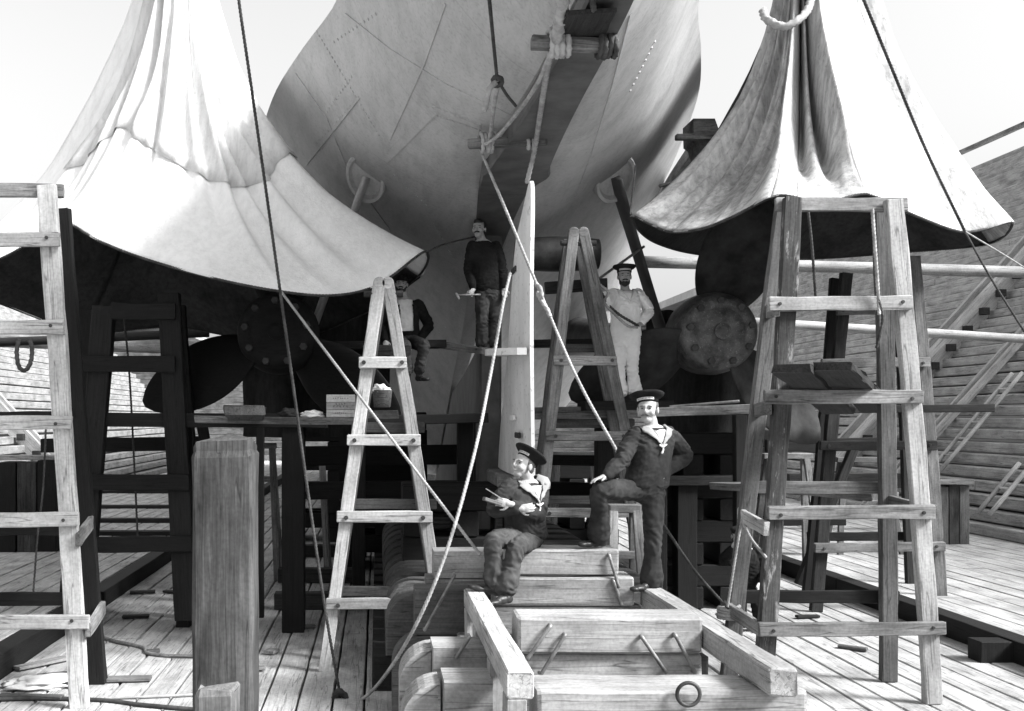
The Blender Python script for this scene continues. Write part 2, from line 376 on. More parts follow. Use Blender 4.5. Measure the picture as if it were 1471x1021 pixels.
# ================================================================== SHIP
ship = thing('ship', 'grey steel warship hull towering on keel blocks, seen from under its stern', 'ship', (XC, 20, 0))
SEC = [ # depth, [(half breadth, z) keel -> deck edge]; first two points are the flat keel strip
 (5.6, [(0, 5.75), (.07, 5.75), (.12, 6.0), (.24, 6.5), (.35, 7.2)]),
 (6.4, [(0, 5.58), (.14, 5.58), (.26, 5.80), (.50, 6.4), (.74, 7.2)]),
 (7.25,[(0, 5.50), (.18, 5.50), (.34, 5.72), (.70, 6.35), (1.05, 7.2)]),
 (8.7, [(0, 5.48), (.22, 5.48), (.48, 5.68), (.98, 6.28), (1.42, 7.2)]),
 (10.2,[(0, 5.47), (.30, 5.47), (.66, 5.62), (1.25, 6.22), (1.76, 7.2)]),
 (11.6,[(0, 5.46), (.36, 5.46), (.80, 5.58), (1.48, 6.18), (2.02, 7.2)]),
 (13.0,[(0, 5.38), (.34, 5.38), (.95, 5.56), (1.80, 6.16), (2.48, 7.2)]),
 (14.7,[(0, 4.95), (.22, 4.95), (1.05, 5.38), (2.15, 6.10), (2.98, 7.2)]),
 (17.0,[(0, 4.15), (.14, 4.15), (1.05, 4.95), (2.45, 5.85), (3.45, 7.2)]),
 (19.5,[(0, 3.45), (.12, 3.45), (1.05, 4.45), (2.8, 5.6), (3.9, 7.2)]),
 (22.0,[(0, 2.55), (.12, 2.55), (1.20, 3.75), (3.3, 5.2), (4.3, 7.2)]),
 (26.0,[(0, 1.22), (.15, 1.22), (1.6, 2.7), (3.9, 4.4), (4.8, 7.2)]),
 (34.0,[(0, 1.22), (.4, 1.22), (3.0, 1.9), (4.8, 3.4), (5.3, 7.2)]),
 (50.0,[(0, 1.22), (.6, 1.22), (3.6, 1.6), (5.3, 3.2), (5.6, 7.2)])]
def sec_curve(pts):
    P = [Vector((a, b, 0)) for a, b in pts]
    body = crom(P[1:], 8); return [P[0]] + body
def sec_at(D):
    for (d0, s0), (d1, s1) in zip(SEC, SEC[1:]):
        if d0 <= D <= d1: break
    i = [s[0] for s in SEC].index(d0); t = (D - d0) / (d1 - d0)
    pm = SEC[max(i-1, 0)]; pn = SEC[min(i+2, len(SEC)-1)]; out = []
    for k in range(5):
        q = []
        for c in (0, 1):
            p0, p1, p2, p3 = pm[1][k][c], s0[k][c], s1[k][c], pn[1][k][c]
            m1 = (p2 - p0) / (d1 - pm[0]) * (d1 - d0) if d1 != pm[0] else p2 - p1; m2 = (p3 - p1) / (pn[0] - d0) * (d1 - d0) if pn[0] != d0 else p2 - p1
            q.append((2*t**3-3*t*t+1)*p1 + (t**3-2*t*t+t)*m1 + (-2*t**3+3*t*t)*p2 + (t**3-t*t)*m2)
        out.append((max(q[0], 0), q[1]))
    return sec_curve(out)
def hull():
    bm = bmesh.new(); Ds = [5.6 + (50 - 5.6) * (i / 90) ** 1.45 for i in range(91)]; rows = []
    for D in Ds:
        c = sec_at(D)
        rows.append([bm.verts.new((XC - p.x, D, p.y)) for p in reversed(c)] + [bm.verts.new((XC + p.x, D, p.y)) for p in c[1:]])
    n = len(rows[0])
    for a, b in zip(rows, rows[1:]):
        for i in range(n - 1): bm.faces.new((a[i], b[i], b[i+1], a[i+1]))
        bm.faces.new((a[n-1], b[n-1], b[0], a[0]))
    bm.faces.new(list(reversed(rows[0]))); bm.faces.new(rows[-1])
    bmesh.ops.recalc_face_normals(bm, faces=bm.faces)
    for e in bm.edges:
        if len(e.link_faces) == 2 and e.calc_face_angle(0) > math.radians(24): e.smooth = False
    for f in bm.faces: f.smooth = True
    return from_bm(bm)
hm = hull(); hull_o = link('hull', hm, M['hull'], ship)
for p in hm.polygons: p.use_smooth = True
def hull_pt(px, py, off=0.0):
    """first hit of the photo ray on the hull"""
    d = (W(px, py, 10) - Vector((0, 0, EYE))).normalized(); r = HB.ray_cast(Vector((0, 0, EYE)), d)
    return (r[0] + r[1] * off, r[1]) if r[0] else (None, None)
_b = bmesh.new(); _b.from_mesh(hm); HB = BVHTree.FromBMesh(_b); _b.free()
# flat keel proud of the counter, underside shade put into its colour
def counter_keel():
    bm = bmesh.new(); rings = []
    for i in range(60):
        D = 5.8 + (14.9 - 5.8) * i / 59; c = sec_at(min(D, 14.6)); w = .12 + .024 * (D - 5.8) + .008 * max(0, D - 8.5) ** 2
        w = min(c[1].x + .015, w) if D < 11.6 else (.375 + (.16 - .375) * (D - 11.6) / 3.3); z = c[1].y; e = max(.02, min(.16, .16 - (D - 11.8) * .12))
        rings.append([(XC - w, D, z + .35), (XC - w - .012, D, z - e * .8), (XC - w, D, z - e), (XC + w, D, z - e), (XC + w + .012, D, z - e * .8), (XC + w, D, z + .35)])
    loft(bm, rings); link('counter_keel', from_bm(bm), M['hull_dark'], ship)
counter_keel()
def rivets(rows):
    bm = bmesh.new()
    for (a, b, n) in rows:
        for k in range(n):
            p, nv = hull_pt(a[0] + (b[0]-a[0])*k/(n-1), a[1] + (b[1]-a[1])*k/(n-1))
            if p is None: continue
            q = nv.to_track_quat('Z', 'Y').to_matrix(); rr = .019
            for i in range(6):
                pass
            rings = [[p + q @ Vector((r * math.cos(i*math.pi/3), r * math.sin(i*math.pi/3), z)) for i in range(6)] for r, z in ((rr, -.004), (rr * .8, .007), (rr * .35, .011))]
            loft(bm, rings)
    tmp = from_bm(bm); bm = bmesh.new(); bm.from_mesh(hm); bm.from_mesh(tmp); bm.to_mesh(hm); bm.free(); bpy.data.meshes.remove(tmp)
rivets([((455, 45), (548, 200), 26), ((560, 245), (618, 300), 10), ((552, 228), (622, 152), 20), ((557, 233), (627, 158), 20), ((624, 152), (690, 178), 16), ((628, 166), (688, 186), 14), ((455, 205), (516, 140), 16),
        ((905, 130), (940, 60), 9), ((480, 60), (540, 20), 12), ((622, 320), (652, 372), 10), ((560, 545), (640, 470), 20), ((590, 660), (660, 560), 14), ((505, 110), (470, 160), 12)])
def hull_strip(pts, w, th, name, mat):
    P = []
    for a, b in zip(pts, pts[1:]):
        for k in range(8): P.append((a[0] + (b[0]-a[0])*k/8, a[1] + (b[1]-a[1])*k/8))
    P.append(pts[-1]); H = [hull_pt(*p) for p in P]; H = [h for h in H if h[0] is not None]; bm = bmesh.new(); rings = []
    for i, (p, nv) in enumerate(H):
        d = (H[min(i+1, len(H)-1)][0] - H[max(i-1, 0)][0]).normalized(); s = nv.cross(d).normalized() * w / 2
        rings.append([p - s - nv * .01, p - s + nv * th, p + s + nv * th, p + s - nv * .01])
    if len(rings) > 2: loft(bm, rings); link(name, from_bm(bm), M[mat], ship)
hull_strip([(516, 140), (440, 236)], .03, .012, 'plate_seam', 'hull'); hull_strip([(625, 156), (690, 182)], .10, .012, 'plate_lap', 'hull')
hull_strip([(625, 156), (553, 230)], .10, .012, 'plate_lap', 'hull'); hull_strip([(497, 20), (560, 70), (640, 120), (735, 165)], .022, .010, 'plate_seam', 'hull'); hull_strip([(640, 5), (610, 90), (560, 200)], .022, .010, 'plate_seam', 'hull'); hull_strip([(425, 105), (470, 170), (500, 245), (560, 330)], .022, .010, 'plate_seam', 'hull'); hull_strip([(905, 20), (880, 120), (850, 220), (820, 300)], .022, .010, 'plate_seam', 'hull')
# stern post, plate added as the dark of the open stern, stern frame arm (dark)
def slab(poly, x0, x1, name, mat, parent, ch=.01):
    """polygon given as (depth, z) extruded between two X"""
    bm = bmesh.new()
    loft(bm, [[(x, d, z) for d, z in poly] for x in (x0, x1)]); bmesh.ops.recalc_face_normals(bm, faces=bm.faces)
    bmesh.ops.bevel(bm, geom=bm.edges[:], offset=ch, segments=1, affect='EDGES', clamp_overlap=True)
    return link(name, from_bm(bm), M[mat], parent)
slab([(14.7, 5.0), (15.5, 4.75), (15.5, 3.6), (17.6, 3.35), (20.3, 3.12), (22.6, 2.3), (25.8, 1.24), (26.5, .98), (14.7, .98)], XC - .09, XC + .09, 'dead_wood', 'hull_dark', ship, .02)
slab([(14.2, 5.16), (14.9, 4.98), (14.9, .96), (14.35, .96)], XC - .15, XC + .15, 'stern_post', 'hull_dark', ship, .03)
# brackets (palm on hull, arm to shaft), shafts, propellers
def bracket(px, py, hub, side, hue):
    p, nv = hull_pt(px, py); nd = (nv * .45 + (Vector((0, 0, EYE)) - p).normalized() * .55).normalized(); q = nd.to_track_quat('Z', 'Y').to_matrix(); bm = bmesh.new()
    rings = [[p + q @ Vector((r * .74 * math.cos(i*math.pi/14), r * math.sin(i*math.pi/14), z)) for i in range(28)] for r, z in ((.36, -.35), (.36, .10), (.345, .125), (.30, .12), (.27, .05), (.05, .04))]
    loft(bm, rings); pal = link('bracket_palm', from_bm(bm, False), M['hull'], ship)
    bm = bmesh.new(); a = p + nv * .02; rings = []
    for k in range(13):
        t = k / 12; c = a.lerp(hub, t); wd = .20 + .06 * (2*t-1)**2 - .04 * t; th = .055
        d = (hub - a).normalized(); f = Vector((0, 1, 0)); f = (f - d * f.dot(d)).normalized(); s = d.cross(f)
        rings.append([c + f * wd * math.cos(u) + s * th * math.sin(u) for u in [2*math.pi*i/16 for i in range(16)]])
    loft(bm, rings); link('bracket_arm', from_bm(bm, True), M[hue], ship)
HR, HL = W(1020, 480, 13.8), W(401, 480, 13.8)
bracket(881, 252, HR + Vector((-.35, 1.0, .05)), 1, 'hull_dark'); bracket(528, 252, HL + Vector((.35, 1.0, .05)), -1, 'hull')  # right arm dark: the strut's shade put into its colour
bm = bmesh.new()
for h, x in ((HR, .0), (HL, .0)):
    rings = []
    for k in range(7):
        y = h.y + .5 + k * 1.6; r = .16 if k < 3 else .16 + .1 * (k - 2); rings.append([(h.x + (XC - h.x) * .012 * k + r * math.cos(i*math.pi/10), y, h.z + .12 * k + r * math.sin(i*math.pi/10)) for i in range(20)])
    loft(bm, rings)
link('propeller_shafts', from_bm(bm, True), M['iron'], ship)
def propeller(hub, angs, hand, label, bmat, hmat='bronze'):
    t = thing('propeller', label, 'propeller', hub); seg = 40; bm = bmesh.new()
    prof = [(.0, -.50), (.03, -.492), (.14, -.49), (.30, -.47), (.325, -.452), (.35, -.466), (.42, -.44), (.465, -.41), (.50, -.36), (.53, -.2), (.54, 0), (.52, .3), (.42, .55), (.28, .62), (.0, .64)]
    rings = [[(r * math.cos(2*math.pi*i/seg), y, r * math.sin(2*math.pi*i/seg)) for i in range(seg)] for r, y in prof[1:-1]]
    loft(bm, rings); bmesh.ops.recalc_face_normals(bm, faces=bm.faces)
    hb = link('hub', from_bm(bm, True), M[hmat], t, Matrix.Translation(hub))
    for k in range(9):
        a = 2 * math.pi * k / 9 + .2; c = hub + Vector((.40 * math.cos(a), -.445, .40 * math.sin(a))); bm = bmesh.new(); cyl_bm(.05, .09, 6, bm)
        link('bolt', from_bm(bm), M['iron'], hb, orient(c, (0, -1, 0)))
    bm = bmesh.new(); loft(bm, [[(r * math.cos(i*math.pi/10), y, r * math.sin(i*math.pi/10)) for i in range(20)] for r, y in ((.11, -.48), (.105, -.53), (.06, -.545))]); bmesh.ops.recalc_face_normals(bm, faces=bm.faces); link('end_cap', from_bm(bm), M[hmat], hb, Matrix.Translation(hub))
    for a0 in angs:
        bm = bmesh.new(); rows = []
        for k in range(22):
            s = k / 21; r = .40 + 1.62 * s; phi = math.atan(3.9 / (2 * math.pi * r)); ch = 1.12 * (math.sin(math.pi * min(1, .16 + .84 * s)) ** .55) * (1.0 if s < .97 else .55)
            if s == 1: ch = .12
            th = .085 * (1 - .8 * s); row = []
            for i in range(24):
                u = 2 * math.pi * i / 24; cx = ch / 2 * math.cos(u); ct = th * math.sin(u)
                tang = cx * math.cos(phi) * hand; ax = cx * math.sin(phi) + ct * math.cos(phi); tang -= ct * math.sin(phi) * hand
                aa = math.radians(a0) + tang / r * .92; row.append((r * math.cos(aa), ax - .05 + .10 * s, r * math.sin(aa)))
            rows.append(row)
        loft(bm, rows); bmesh.ops.recalc_face_normals(bm, faces=bm.faces); link('blade', from_bm(bm, True), M[bmat], t, Matrix.Translation(hub))
    return t
propeller(HR, (70, -44, 204), 1, 'dark bronze propeller with round bolted hub beside the right trestle', 'blade')
propeller(HL, (207, 88, -38), -1, 'black propeller in deep shade under the left white tarpaulin', 'tar', 'tar')  # near-black parts: the tarpaulin's shade put into the colour
# rudder: unshipped, hanging on its rope in front of the stern post
def zr(y, D): return EYE + (VY - y) * D / F
rud = thing('rudder', 'white painted rudder blade hanging upright by a rope under the stern', 'rudder', (XC, 11.5, 2.0))
EDGE = [ (258, 10.50, 10.56), (264, 10.44, 10.66), (275, 10.41, 10.80), (290, 10.4, 11.0), (305, 10.4, 11.2), (322, 10.4, 11.48), (345, 10.4, 11.62), (400, 10.4, 11.85), (480, 10.4, 12.15), (560, 10.4, 12.6), (610, 10.4, 12.95), (650, 10.4, 13.15), (690, 10.4, 13.3)]
bm = bmesh.new(); rings = []
for (y, da, db) in EDGE:
    z = zr(y, 10.45); ring = []; ha = .018
    for sg in (-1, 1):
        for k in range(11):
            u = k / 10 if sg < 0 else 1 - k / 10; d = da + (db - da) * u; ring.append((XC + sg * (ha + .05 * min(1, (db - da)) * math.sin(math.pi * u) ** .8) + .012 * math.sin(z * 1.3), d, z))
    rings.append(ring)
loft(bm, rings); bmesh.ops.recalc_face_normals(bm, faces=bm.faces); link('blade', from_bm(bm), M['rudder'], rud)
# pintle brace plate clasping the blade
bm = bmesh.new(); z0 = zr(506, 10.6); ring = []
for k in range(17):
    a = math.pi * k / 16; ring.append((XC - .06 - .30 * math.sin(a) ** .7, 11.35 - .95 * math.cos(a), 0))
rg = [[(x, y, z0 + .10 * (y - 10.4) / 2 + dz) for x, y, _ in ring] for dz in (-.035, .035)]
loft(bm, rg); bmesh.ops.recalc_face_normals(bm, faces=bm.faces); link('brace_plate', from_bm(bm), M['rudder'], rud)
for py, D in ((388, 11.2), (600, 11.3), (625, 10.9)):
    bm = bmesh.new(); box(bm, (XC - .085, D, zr(py, D)), (.03, .30, .06), .008); link('strap', from_bm(bm), M['iron' if py != 600 else 'white'], rud)
bm = bmesh.new(); box(bm, (XC, 12.6, zr(690, 10.4) - .10), (.34, 1.2, .16), .02); box(bm, (XC, 12.9, zr(690, 10.4) - .62), (.26, .6, .85), .02); link('heel_block', from_bm(bm), M['worn'], rud)
# barrel shaped log behind the rudder
bm = bmesh.new(); rings = []
for k in range(9):
    y = -0.55 + 1.1 * k / 8; r = .20 + .035 * math.sin(math.pi * k / 8); rings.append([(y, r * math.cos(i*math.pi/12), r * math.sin(i*math.pi/12)) for i in range(24)])
loft(bm, rings); o = link('fender_log', from_bm(bm, True), M['iron'], None, Matrix.Translation(W(800, 365, 13.9))); tag(o, 'short thick black round log between rudder and ladder trestle', 'log')

# ================================================================== TARPAULIN TENTS
def tent(name, label, rim, apex, ztop, nseg, folds, panels, hang):
    """rim: (x, y, depth, k) photo points on the hem; each hem point rises toward the hoist with an exponential flare of length k pixels"""
    t = thing(name, label, 'tarpaulin', (apex.x, apex.y, 4))
    R3 = crom([W(x, y, D) for x, y, D, k in rim], nseg, True); K = crom([Vector((k, 0, 0)) for *_, k in rim], nseg, True); N = len(R3); nv = 46
    c = Vector((apex.x, apex.y, 0)); grid = []
    for j in range(nv + 1):
        row = []
        for i in range(N):
            p = R3[i]; tt = (j / nv) ** 1.35; z = p.z + (ztop - p.z) * tt; kk = K[i].x / 1000 * 8.6
            s = math.exp(-(z - p.z) / kk); s = max(s, .045); a = i / N
            fo = sum(am * math.sin(2*math.pi*(fr * a + ph)) for fr, am, ph in folds) * (min(1, tt * 4 + .05) + 1.1 * max(0, min(1, (tt - .16) * 6)) * (len(rim) == 17))
            fo += .12 * noise.noise((a * 40, z * .5, 3)) * min(1, tt * 5 + .1)
            for (a0, wd, dep, t0, t1) in panels.get('notch', []):
                fo -= dep * math.exp(-((a - a0) / wd) ** 2) * max(0, min(1, (tt - t0) * 8)) * max(0, min(1, (t1 - tt) * 8))
            s *= 1 + fo; s += .012 / max(.4, (p - Vector((c.x, c.y, p.z))).length) * (1 if i % 10 == 0 else 0)
            q = Vector((p.x, p.y, 0)) - c; wr = .03 * noise.noise((p.x * 1.5, p.y * 1.5, z * 1.3)) + .012 * noise.noise((p.x * 6, p.y * 6, z * 4))
            row.append(Vector((c.x + q.x * s, c.y + q.y * s, z)) + (q.normalized() * wr))
        grid.append(row)
    for (i0, i1, j0, mat, off, nm) in panels['cloth']:
        bm = bmesh.new(); cols = [i % N for i in range(i0, i1 + 1)]; vs = []
        for j in range(j0, nv + 1):
            vs.append([])
            for i in cols:
                p = grid[j][i]; d = (Vector((p.x, p.y, 0)) - c).normalized(); vs[-1].append(bm.verts.new(p + d * off))
        for a, b in zip(vs, vs[1:]):
            for i in range(len(cols) - 1): bm.faces.new((a[i], a[i+1], b[i+1], b[i]))
        bmesh.ops.remove_doubles(bm, verts=bm.verts, dist=1e-5); bmesh.ops.recalc_face_normals(bm, faces=bm.faces)
        me = from_bm(bm, True); o = link(nm, me, M[mat], t); s = o.modifiers.new('thickness', 'SOLIDIFY'); s.thickness = .008; s.offset = 0
    # bolt rope along the hem
    step = max(1, nseg // 3); hp = [R3[i] for i in range(0, N, step)] + [R3[0]]
    link('hem_rope', from_bm(rope_bm(hp, .014), True), M[hang], t); return t, R3, grid
NS = 12
RIM_L = [(85, 320, 12.4, 230), (140, 345, 12.0, 230), (200, 369, 11.8, 225), (300, 398, 11.6, 220), (400, 418, 11.5, 210), (480, 424, 11.6, 205), (545, 408, 12.0, 205), (611, 361, 12.6, 205),
         (600, 398, 14.2, 200), (520, 452, 15.6, 220), (400, 490, 16.4, 240), (250, 470, 16.8, 240), (120, 476, 16.5, 240), (0, 436, 15.6, 240), (-110, 400, 14.4, 240), (-60, 395, 13.0, 240), (20, 362, 12.6, 235)]
tent('tarpaulin', 'big white canvas tarpaulin slung like a tent over the left propeller', RIM_L, W(262, 300, 13.8), 13.0, NS,
     [(9, .028, .1), (17, .028, .3), (31, .012, .7)], {'notch': [(.925, .020, .9, .2, 1.2), (.89, .008, .25, .16, 1.2), (.95, .02, -.12, .1, 1.2), (.35, .012, .18, .2, 1.0), (.02, .02, .3, .2, 1), (.30, .01, .12, .25, 1.0)],
     'cloth': [(12 * NS + 6, 25 * NS, 0, 'canvas', 0, 'canvas_sheet'), (8 * NS, 12 * NS + 6, 0, 'canvas_tar', 0, 'back_canvas'), (12 * NS, 16 * NS + 8, 0, 'canvas_tar', -.05, 'dark_lining'), (15 * NS, 25 * NS - 2, 12, 'canvas_grey', .035, 'upper_cloth')]}, 'rope_dark')  # back panels and added lining hold the tent's inner shade as colour
RIM_R = [(908, 311, 12.8, 175), (938, 324, 12.3, 175), (965, 333, 11.9, 175), (1010, 328, 11.4, 180), (1055, 310, 11.0, 185), (1118, 281, 10.75, 190), (1180, 292, 10.7, 200), (1245, 279, 10.8, 250), (1300, 303, 11.1, 300), (1385, 333, 11.7, 340), (1453, 319, 12.6, 350),
         (1420, 350, 15.0, 330), (1300, 362, 16.2, 260), (1150, 372, 16.6, 200), (1010, 366, 16.0, 180), (935, 345, 14.4, 175)]
tr, R3R, GR = tent('tarpaulin', 'stained canvas tarpaulin with a white right side, tied above the right trestle', RIM_R, W(1150, 300, 13.3), 13.0, NS,
     [(7, .05, .2), (13, .06, .45), (29, .03, .1)], {'notch': [(.345, .016, .42, .02, 1), (.40, .014, .36, .02, 1.0), (.30, .010, -.25, .05, 1.0), (.435, .008, -.12, .05, 1.0)],
     'cloth': [(0, 5 * NS - 2, 0, 'canvas_dirty', 0, 'stained_canvas'), (5 * NS - 2, 5 * NS + 5, 0, 'canvas_mid', 0, 'centre_canvas'), (5 * NS + 5, 7 * NS, 0, 'canvas_dirty', 0, 'folded_canvas'), (7 * NS, 9 * NS, 0, 'canvas', 0, 'white_canvas'), (9 * NS, 11 * NS, 0, 'canvas_dirty', 0, 'side_canvas'), (11 * NS, 16 * NS, 0, 'canvas_tar', 0, 'back_canvas')]}, 'rope_dark')  # back panels near black: inner shade put into their colour

# added dark screen standing in for the shade behind the left propeller
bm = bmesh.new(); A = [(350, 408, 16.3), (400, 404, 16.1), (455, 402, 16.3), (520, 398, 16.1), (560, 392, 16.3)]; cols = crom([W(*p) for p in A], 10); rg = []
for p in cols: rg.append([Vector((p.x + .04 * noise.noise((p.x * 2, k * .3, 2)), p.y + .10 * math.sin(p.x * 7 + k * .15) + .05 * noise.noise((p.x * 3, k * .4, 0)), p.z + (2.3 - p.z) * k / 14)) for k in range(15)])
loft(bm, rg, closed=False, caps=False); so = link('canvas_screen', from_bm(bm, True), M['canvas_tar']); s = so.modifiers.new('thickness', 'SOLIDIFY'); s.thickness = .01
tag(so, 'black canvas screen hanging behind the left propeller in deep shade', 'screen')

bm = bmesh.new(); A = [(928, 452, 15.6), (960, 446, 15.4), (1000, 462, 15.6), (1050, 470, 15.4), (1082, 500, 15.6)]; cols = crom([W(*p) for p in A], 10); rg = []  # second added sheet, stands in for the shade behind the right hub
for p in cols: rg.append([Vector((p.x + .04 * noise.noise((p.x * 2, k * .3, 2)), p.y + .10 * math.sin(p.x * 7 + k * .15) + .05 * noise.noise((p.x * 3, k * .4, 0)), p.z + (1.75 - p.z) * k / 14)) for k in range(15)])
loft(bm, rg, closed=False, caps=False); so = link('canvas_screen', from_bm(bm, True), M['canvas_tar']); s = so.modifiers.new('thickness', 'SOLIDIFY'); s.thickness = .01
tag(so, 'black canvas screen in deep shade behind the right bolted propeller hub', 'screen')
# ================================================================== TIMBER THINGS
def pxbar(name, a, b, w, h, mat, parent=None, **kw): return timber(name, W(*a), W(*b), w, h, mat, parent, **kw)
def trestle(label, legs, rungs, mat, lw=.155, ld=.09, rw=.055, rh=.125, name='trestle', group='timber trestles round the stern', boltr=.016, cat='trestle'):
    l0 = W(*legs[0][1]); t = thing(name, label, cat, (l0.x, l0.y, 0), group)
    for a, b, *m in legs: pxbar('leg', a, b, lw, ld, m[0] if m else mat, t, jit=.005)
    for a, b, *m in rungs:
        pa, pb = W(*a), W(*b); o = timber('rung', pa, pb, rw, rh, m[0] if m else mat, t, jit=.005)
        d = pb - pa
        if abs(d.y) < .2 and boltr:
            for k in (.07, .93): bolt(pa.lerp(pb, k) + Vector((RND.uniform(-.01, .01), -rw/2 - .004, RND.uniform(-.015, .015))), (0, -1, 0), boltr, o)
    return t
# right front trestle
R0, R1 = 9.5, 10.3
trestle('tall light trestle standing right, with short planks laid through it', 
    [((1138, 284, R0), (1094, 1010, R0), 'flaky'), ((1283, 287, R0), (1340, 1010, R0), 'pine'), ((1126, 292, R1), (1046, 978, R1), 'mid'), ((1266, 292, R1), (1276, 978, R1), 'mid')],
    [((1114, 294, 9.58), (1303, 294, 9.58), 'worn'), ((1104, 437, 9.42), (1310, 434, 9.42), 'pine'), ((1098, 570, 9.42), (1325, 570, 9.42), 'worn'), ((1103, 737, 9.42), (1342, 735, 9.42), 'worn'), ((1090, 904, 9.42), (1357, 902, 9.42), 'worn'),
     ((1094, 905, 9.44), (1043, 872, 10.36), 'worn'), ((1101, 760, 9.40), (1063, 738, 10.40), 'pine'), ((1116, 445, 9.40), (1103, 448, 10.4), 'mid'), ((1104, 585, 9.4), (1085, 590, 10.4), 'mid'),
     ((1342, 735, 9.5), (1276, 720, 10.3), 'mid'), ((1050, 857, 10.38), (1290, 857, 10.38), 'tar'), ((1070, 700, 10.38), (1285, 700, 10.38), 'mid')], 'worn')
# flaky white-stained post bolted along the front left leg
# right rear trestle
trestle('second trestle on the right, farther back, half hidden by the front one',
    [((1216, 392, 14.0), (1172, 878, 14.0), 'dark'), ((1312, 368, 14.0), (1352, 878, 14.0), 'worn'), ((1200, 400, 15.0), (1160, 860, 15.0), 'tar'), ((1292, 396, 15.0), (1310, 860, 15.0), 'dark')],
    [((1180, 522, 13.9), (1335, 520, 13.9), 'worn'), ((1178, 640, 13.9), (1345, 640, 13.9), 'dark'), ((1170, 787, 13.9), (1357, 785, 13.9), 'worn'), ((1306, 444, 13.9), (1202, 446, 13.9), 'mid'), ((1160, 770, 15.1), (1320, 770, 15.1), 'tar')], 'dark', boltr=.02)
# left front trestle; black rear legs and rungs have shade put into the colour
trestle('tall light trestle at the left edge of the photo',
    [((67, 266, 9.35), (114, 1017, 9.35), 'pine'), ((-150, 266, 9.35), (-196, 1017, 9.35), 'pine'), ((88, 300, 10.2), (141, 982, 10.2), 'tar'), ((-130, 300, 10.2), (-165, 982, 10.2), 'tar')],
    [((-170, 272, 9.43), (91, 274, 9.43), 'worn'), ((-175, 346, 9.27), (86, 344, 9.27), 'pine'), ((-180, 471, 9.27), (92, 470, 9.27), 'pine'), ((-185, 607, 9.27), (103, 607, 9.27), 'pine'), ((-190, 746, 9.27), (113, 745, 9.27), 'pine'), ((-196, 893, 9.27), (128, 893, 9.27), 'pine'),
     ((112, 775, 9.27), (132, 748, 10.25), 'worn'), ((126, 905, 9.27), (148, 872, 10.25), 'worn'), ((-170, 600, 10.28), (118, 600, 10.28), 'tar'), ((-170, 760, 10.28), (128, 760, 10.28), 'tar'), ((-180, 860, 10.28), (136, 860, 10.28), 'tar')], 'pine', lw=.165)
# left rear trestles, dark
trestle('black trestle on the left under the tarpaulin, in front of the left dock wall',
    [((150, 440, 12.6), (114, 905, 12.6)), ((243, 422, 12.6), (268, 890, 12.6)), ((132, 446, 13.6), (100, 880, 13.6)), ((252, 440, 13.6), (280, 870, 13.6))],
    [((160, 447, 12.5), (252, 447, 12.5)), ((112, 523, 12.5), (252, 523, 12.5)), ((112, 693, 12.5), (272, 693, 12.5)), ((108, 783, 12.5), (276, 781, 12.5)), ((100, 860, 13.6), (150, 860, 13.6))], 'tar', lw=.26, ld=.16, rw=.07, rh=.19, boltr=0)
# A-frame ladder trestles
def aframe(label, top, foot, D, dD, rungs, mat, back, lw=.125, ylow=1.0):
    (xa, xb, yt), (fa, fb, yf) = top, foot; t = thing('ladder_trestle', label, 'ladder', W((fa + fb) / 2, yf, D), 'ladder trestles beside the ship'); t.location.z = 0
    zf = 0.0
    for (a, b, dd, m) in ((xa, fa, 0, mat), (xb, fb, 0, mat), (xa + 3, fa, dD, back), (xb + 3, fb, dD, back)):
        p1, p2 = W(a, yt, D), W(b, yf, D); p2.z = 0.0; q = Vector((0, dd, 0)); p1 = p1 + q * .55; timber('leg', p1 + q * .0, p2 + q * .75, lw, .075, m, t, jit=.005)
    bm = bmesh.new(); cyl_bm(.035, abs(xb - xa) * D / F + .32, 10, bm); c = W((xa + xb) / 2, yt + 14, D); link('pin', from_bm(bm), M['dark'], t, orient(c, (1, 0, 0)))
    for xx in (xa, xb):       # rounded, worn tops of the two front legs
        bm = bmesh.new(); cyl_bm(lw * .52, .078, 14, bm); p = W(xx, yt - 1, D); link('leg_end', from_bm(bm), M[mat], t, orient(p, (0, 1, 0)))
    for (x0, x1, y, *m) in rungs:
        o = pxbar('rung', (x0, y, D - .07), (x1, y, D - .07), .05, .115, m[0] if m else mat, t, jit=.004); pa, pb = W(x0, y, D), W(x1, y, D)
        for k in (.10, .90): bolt(pa.lerp(pb, k) + Vector((0, -.10, 0)), (0, -1, 0), .022, o)
        if dD > .2: o2 = pxbar('rung', (x0 + 6, y - 18, D + dD * .8), (x1 + 6, y - 18, D + dD * .8), .05, .11, back, t)
    return t
aframe('pale A shaped ladder trestle standing left of the rudder', (545, 557, 408), (466, 643, 965), 10.7, .75, [(516, 584, 521), (499, 604, 632), (484, 621, 742), (469, 641, 867)], 'pine', 'mid')
aframe('grey A shaped ladder trestle the sailor in white leans on', (824, 838, 335), (759, 955, 902), 12.9, .85, [(795, 886, 518), (784, 905, 626), (772, 930, 736)], 'worn', 'mid', .13)
tag(pxbar('ladder_cleat', (783, 414, 13.55), (872, 408, 13.55), .06, .16, 'dark'), 'dark cleat across the rear legs of the grey ladder trestle', 'cleat')
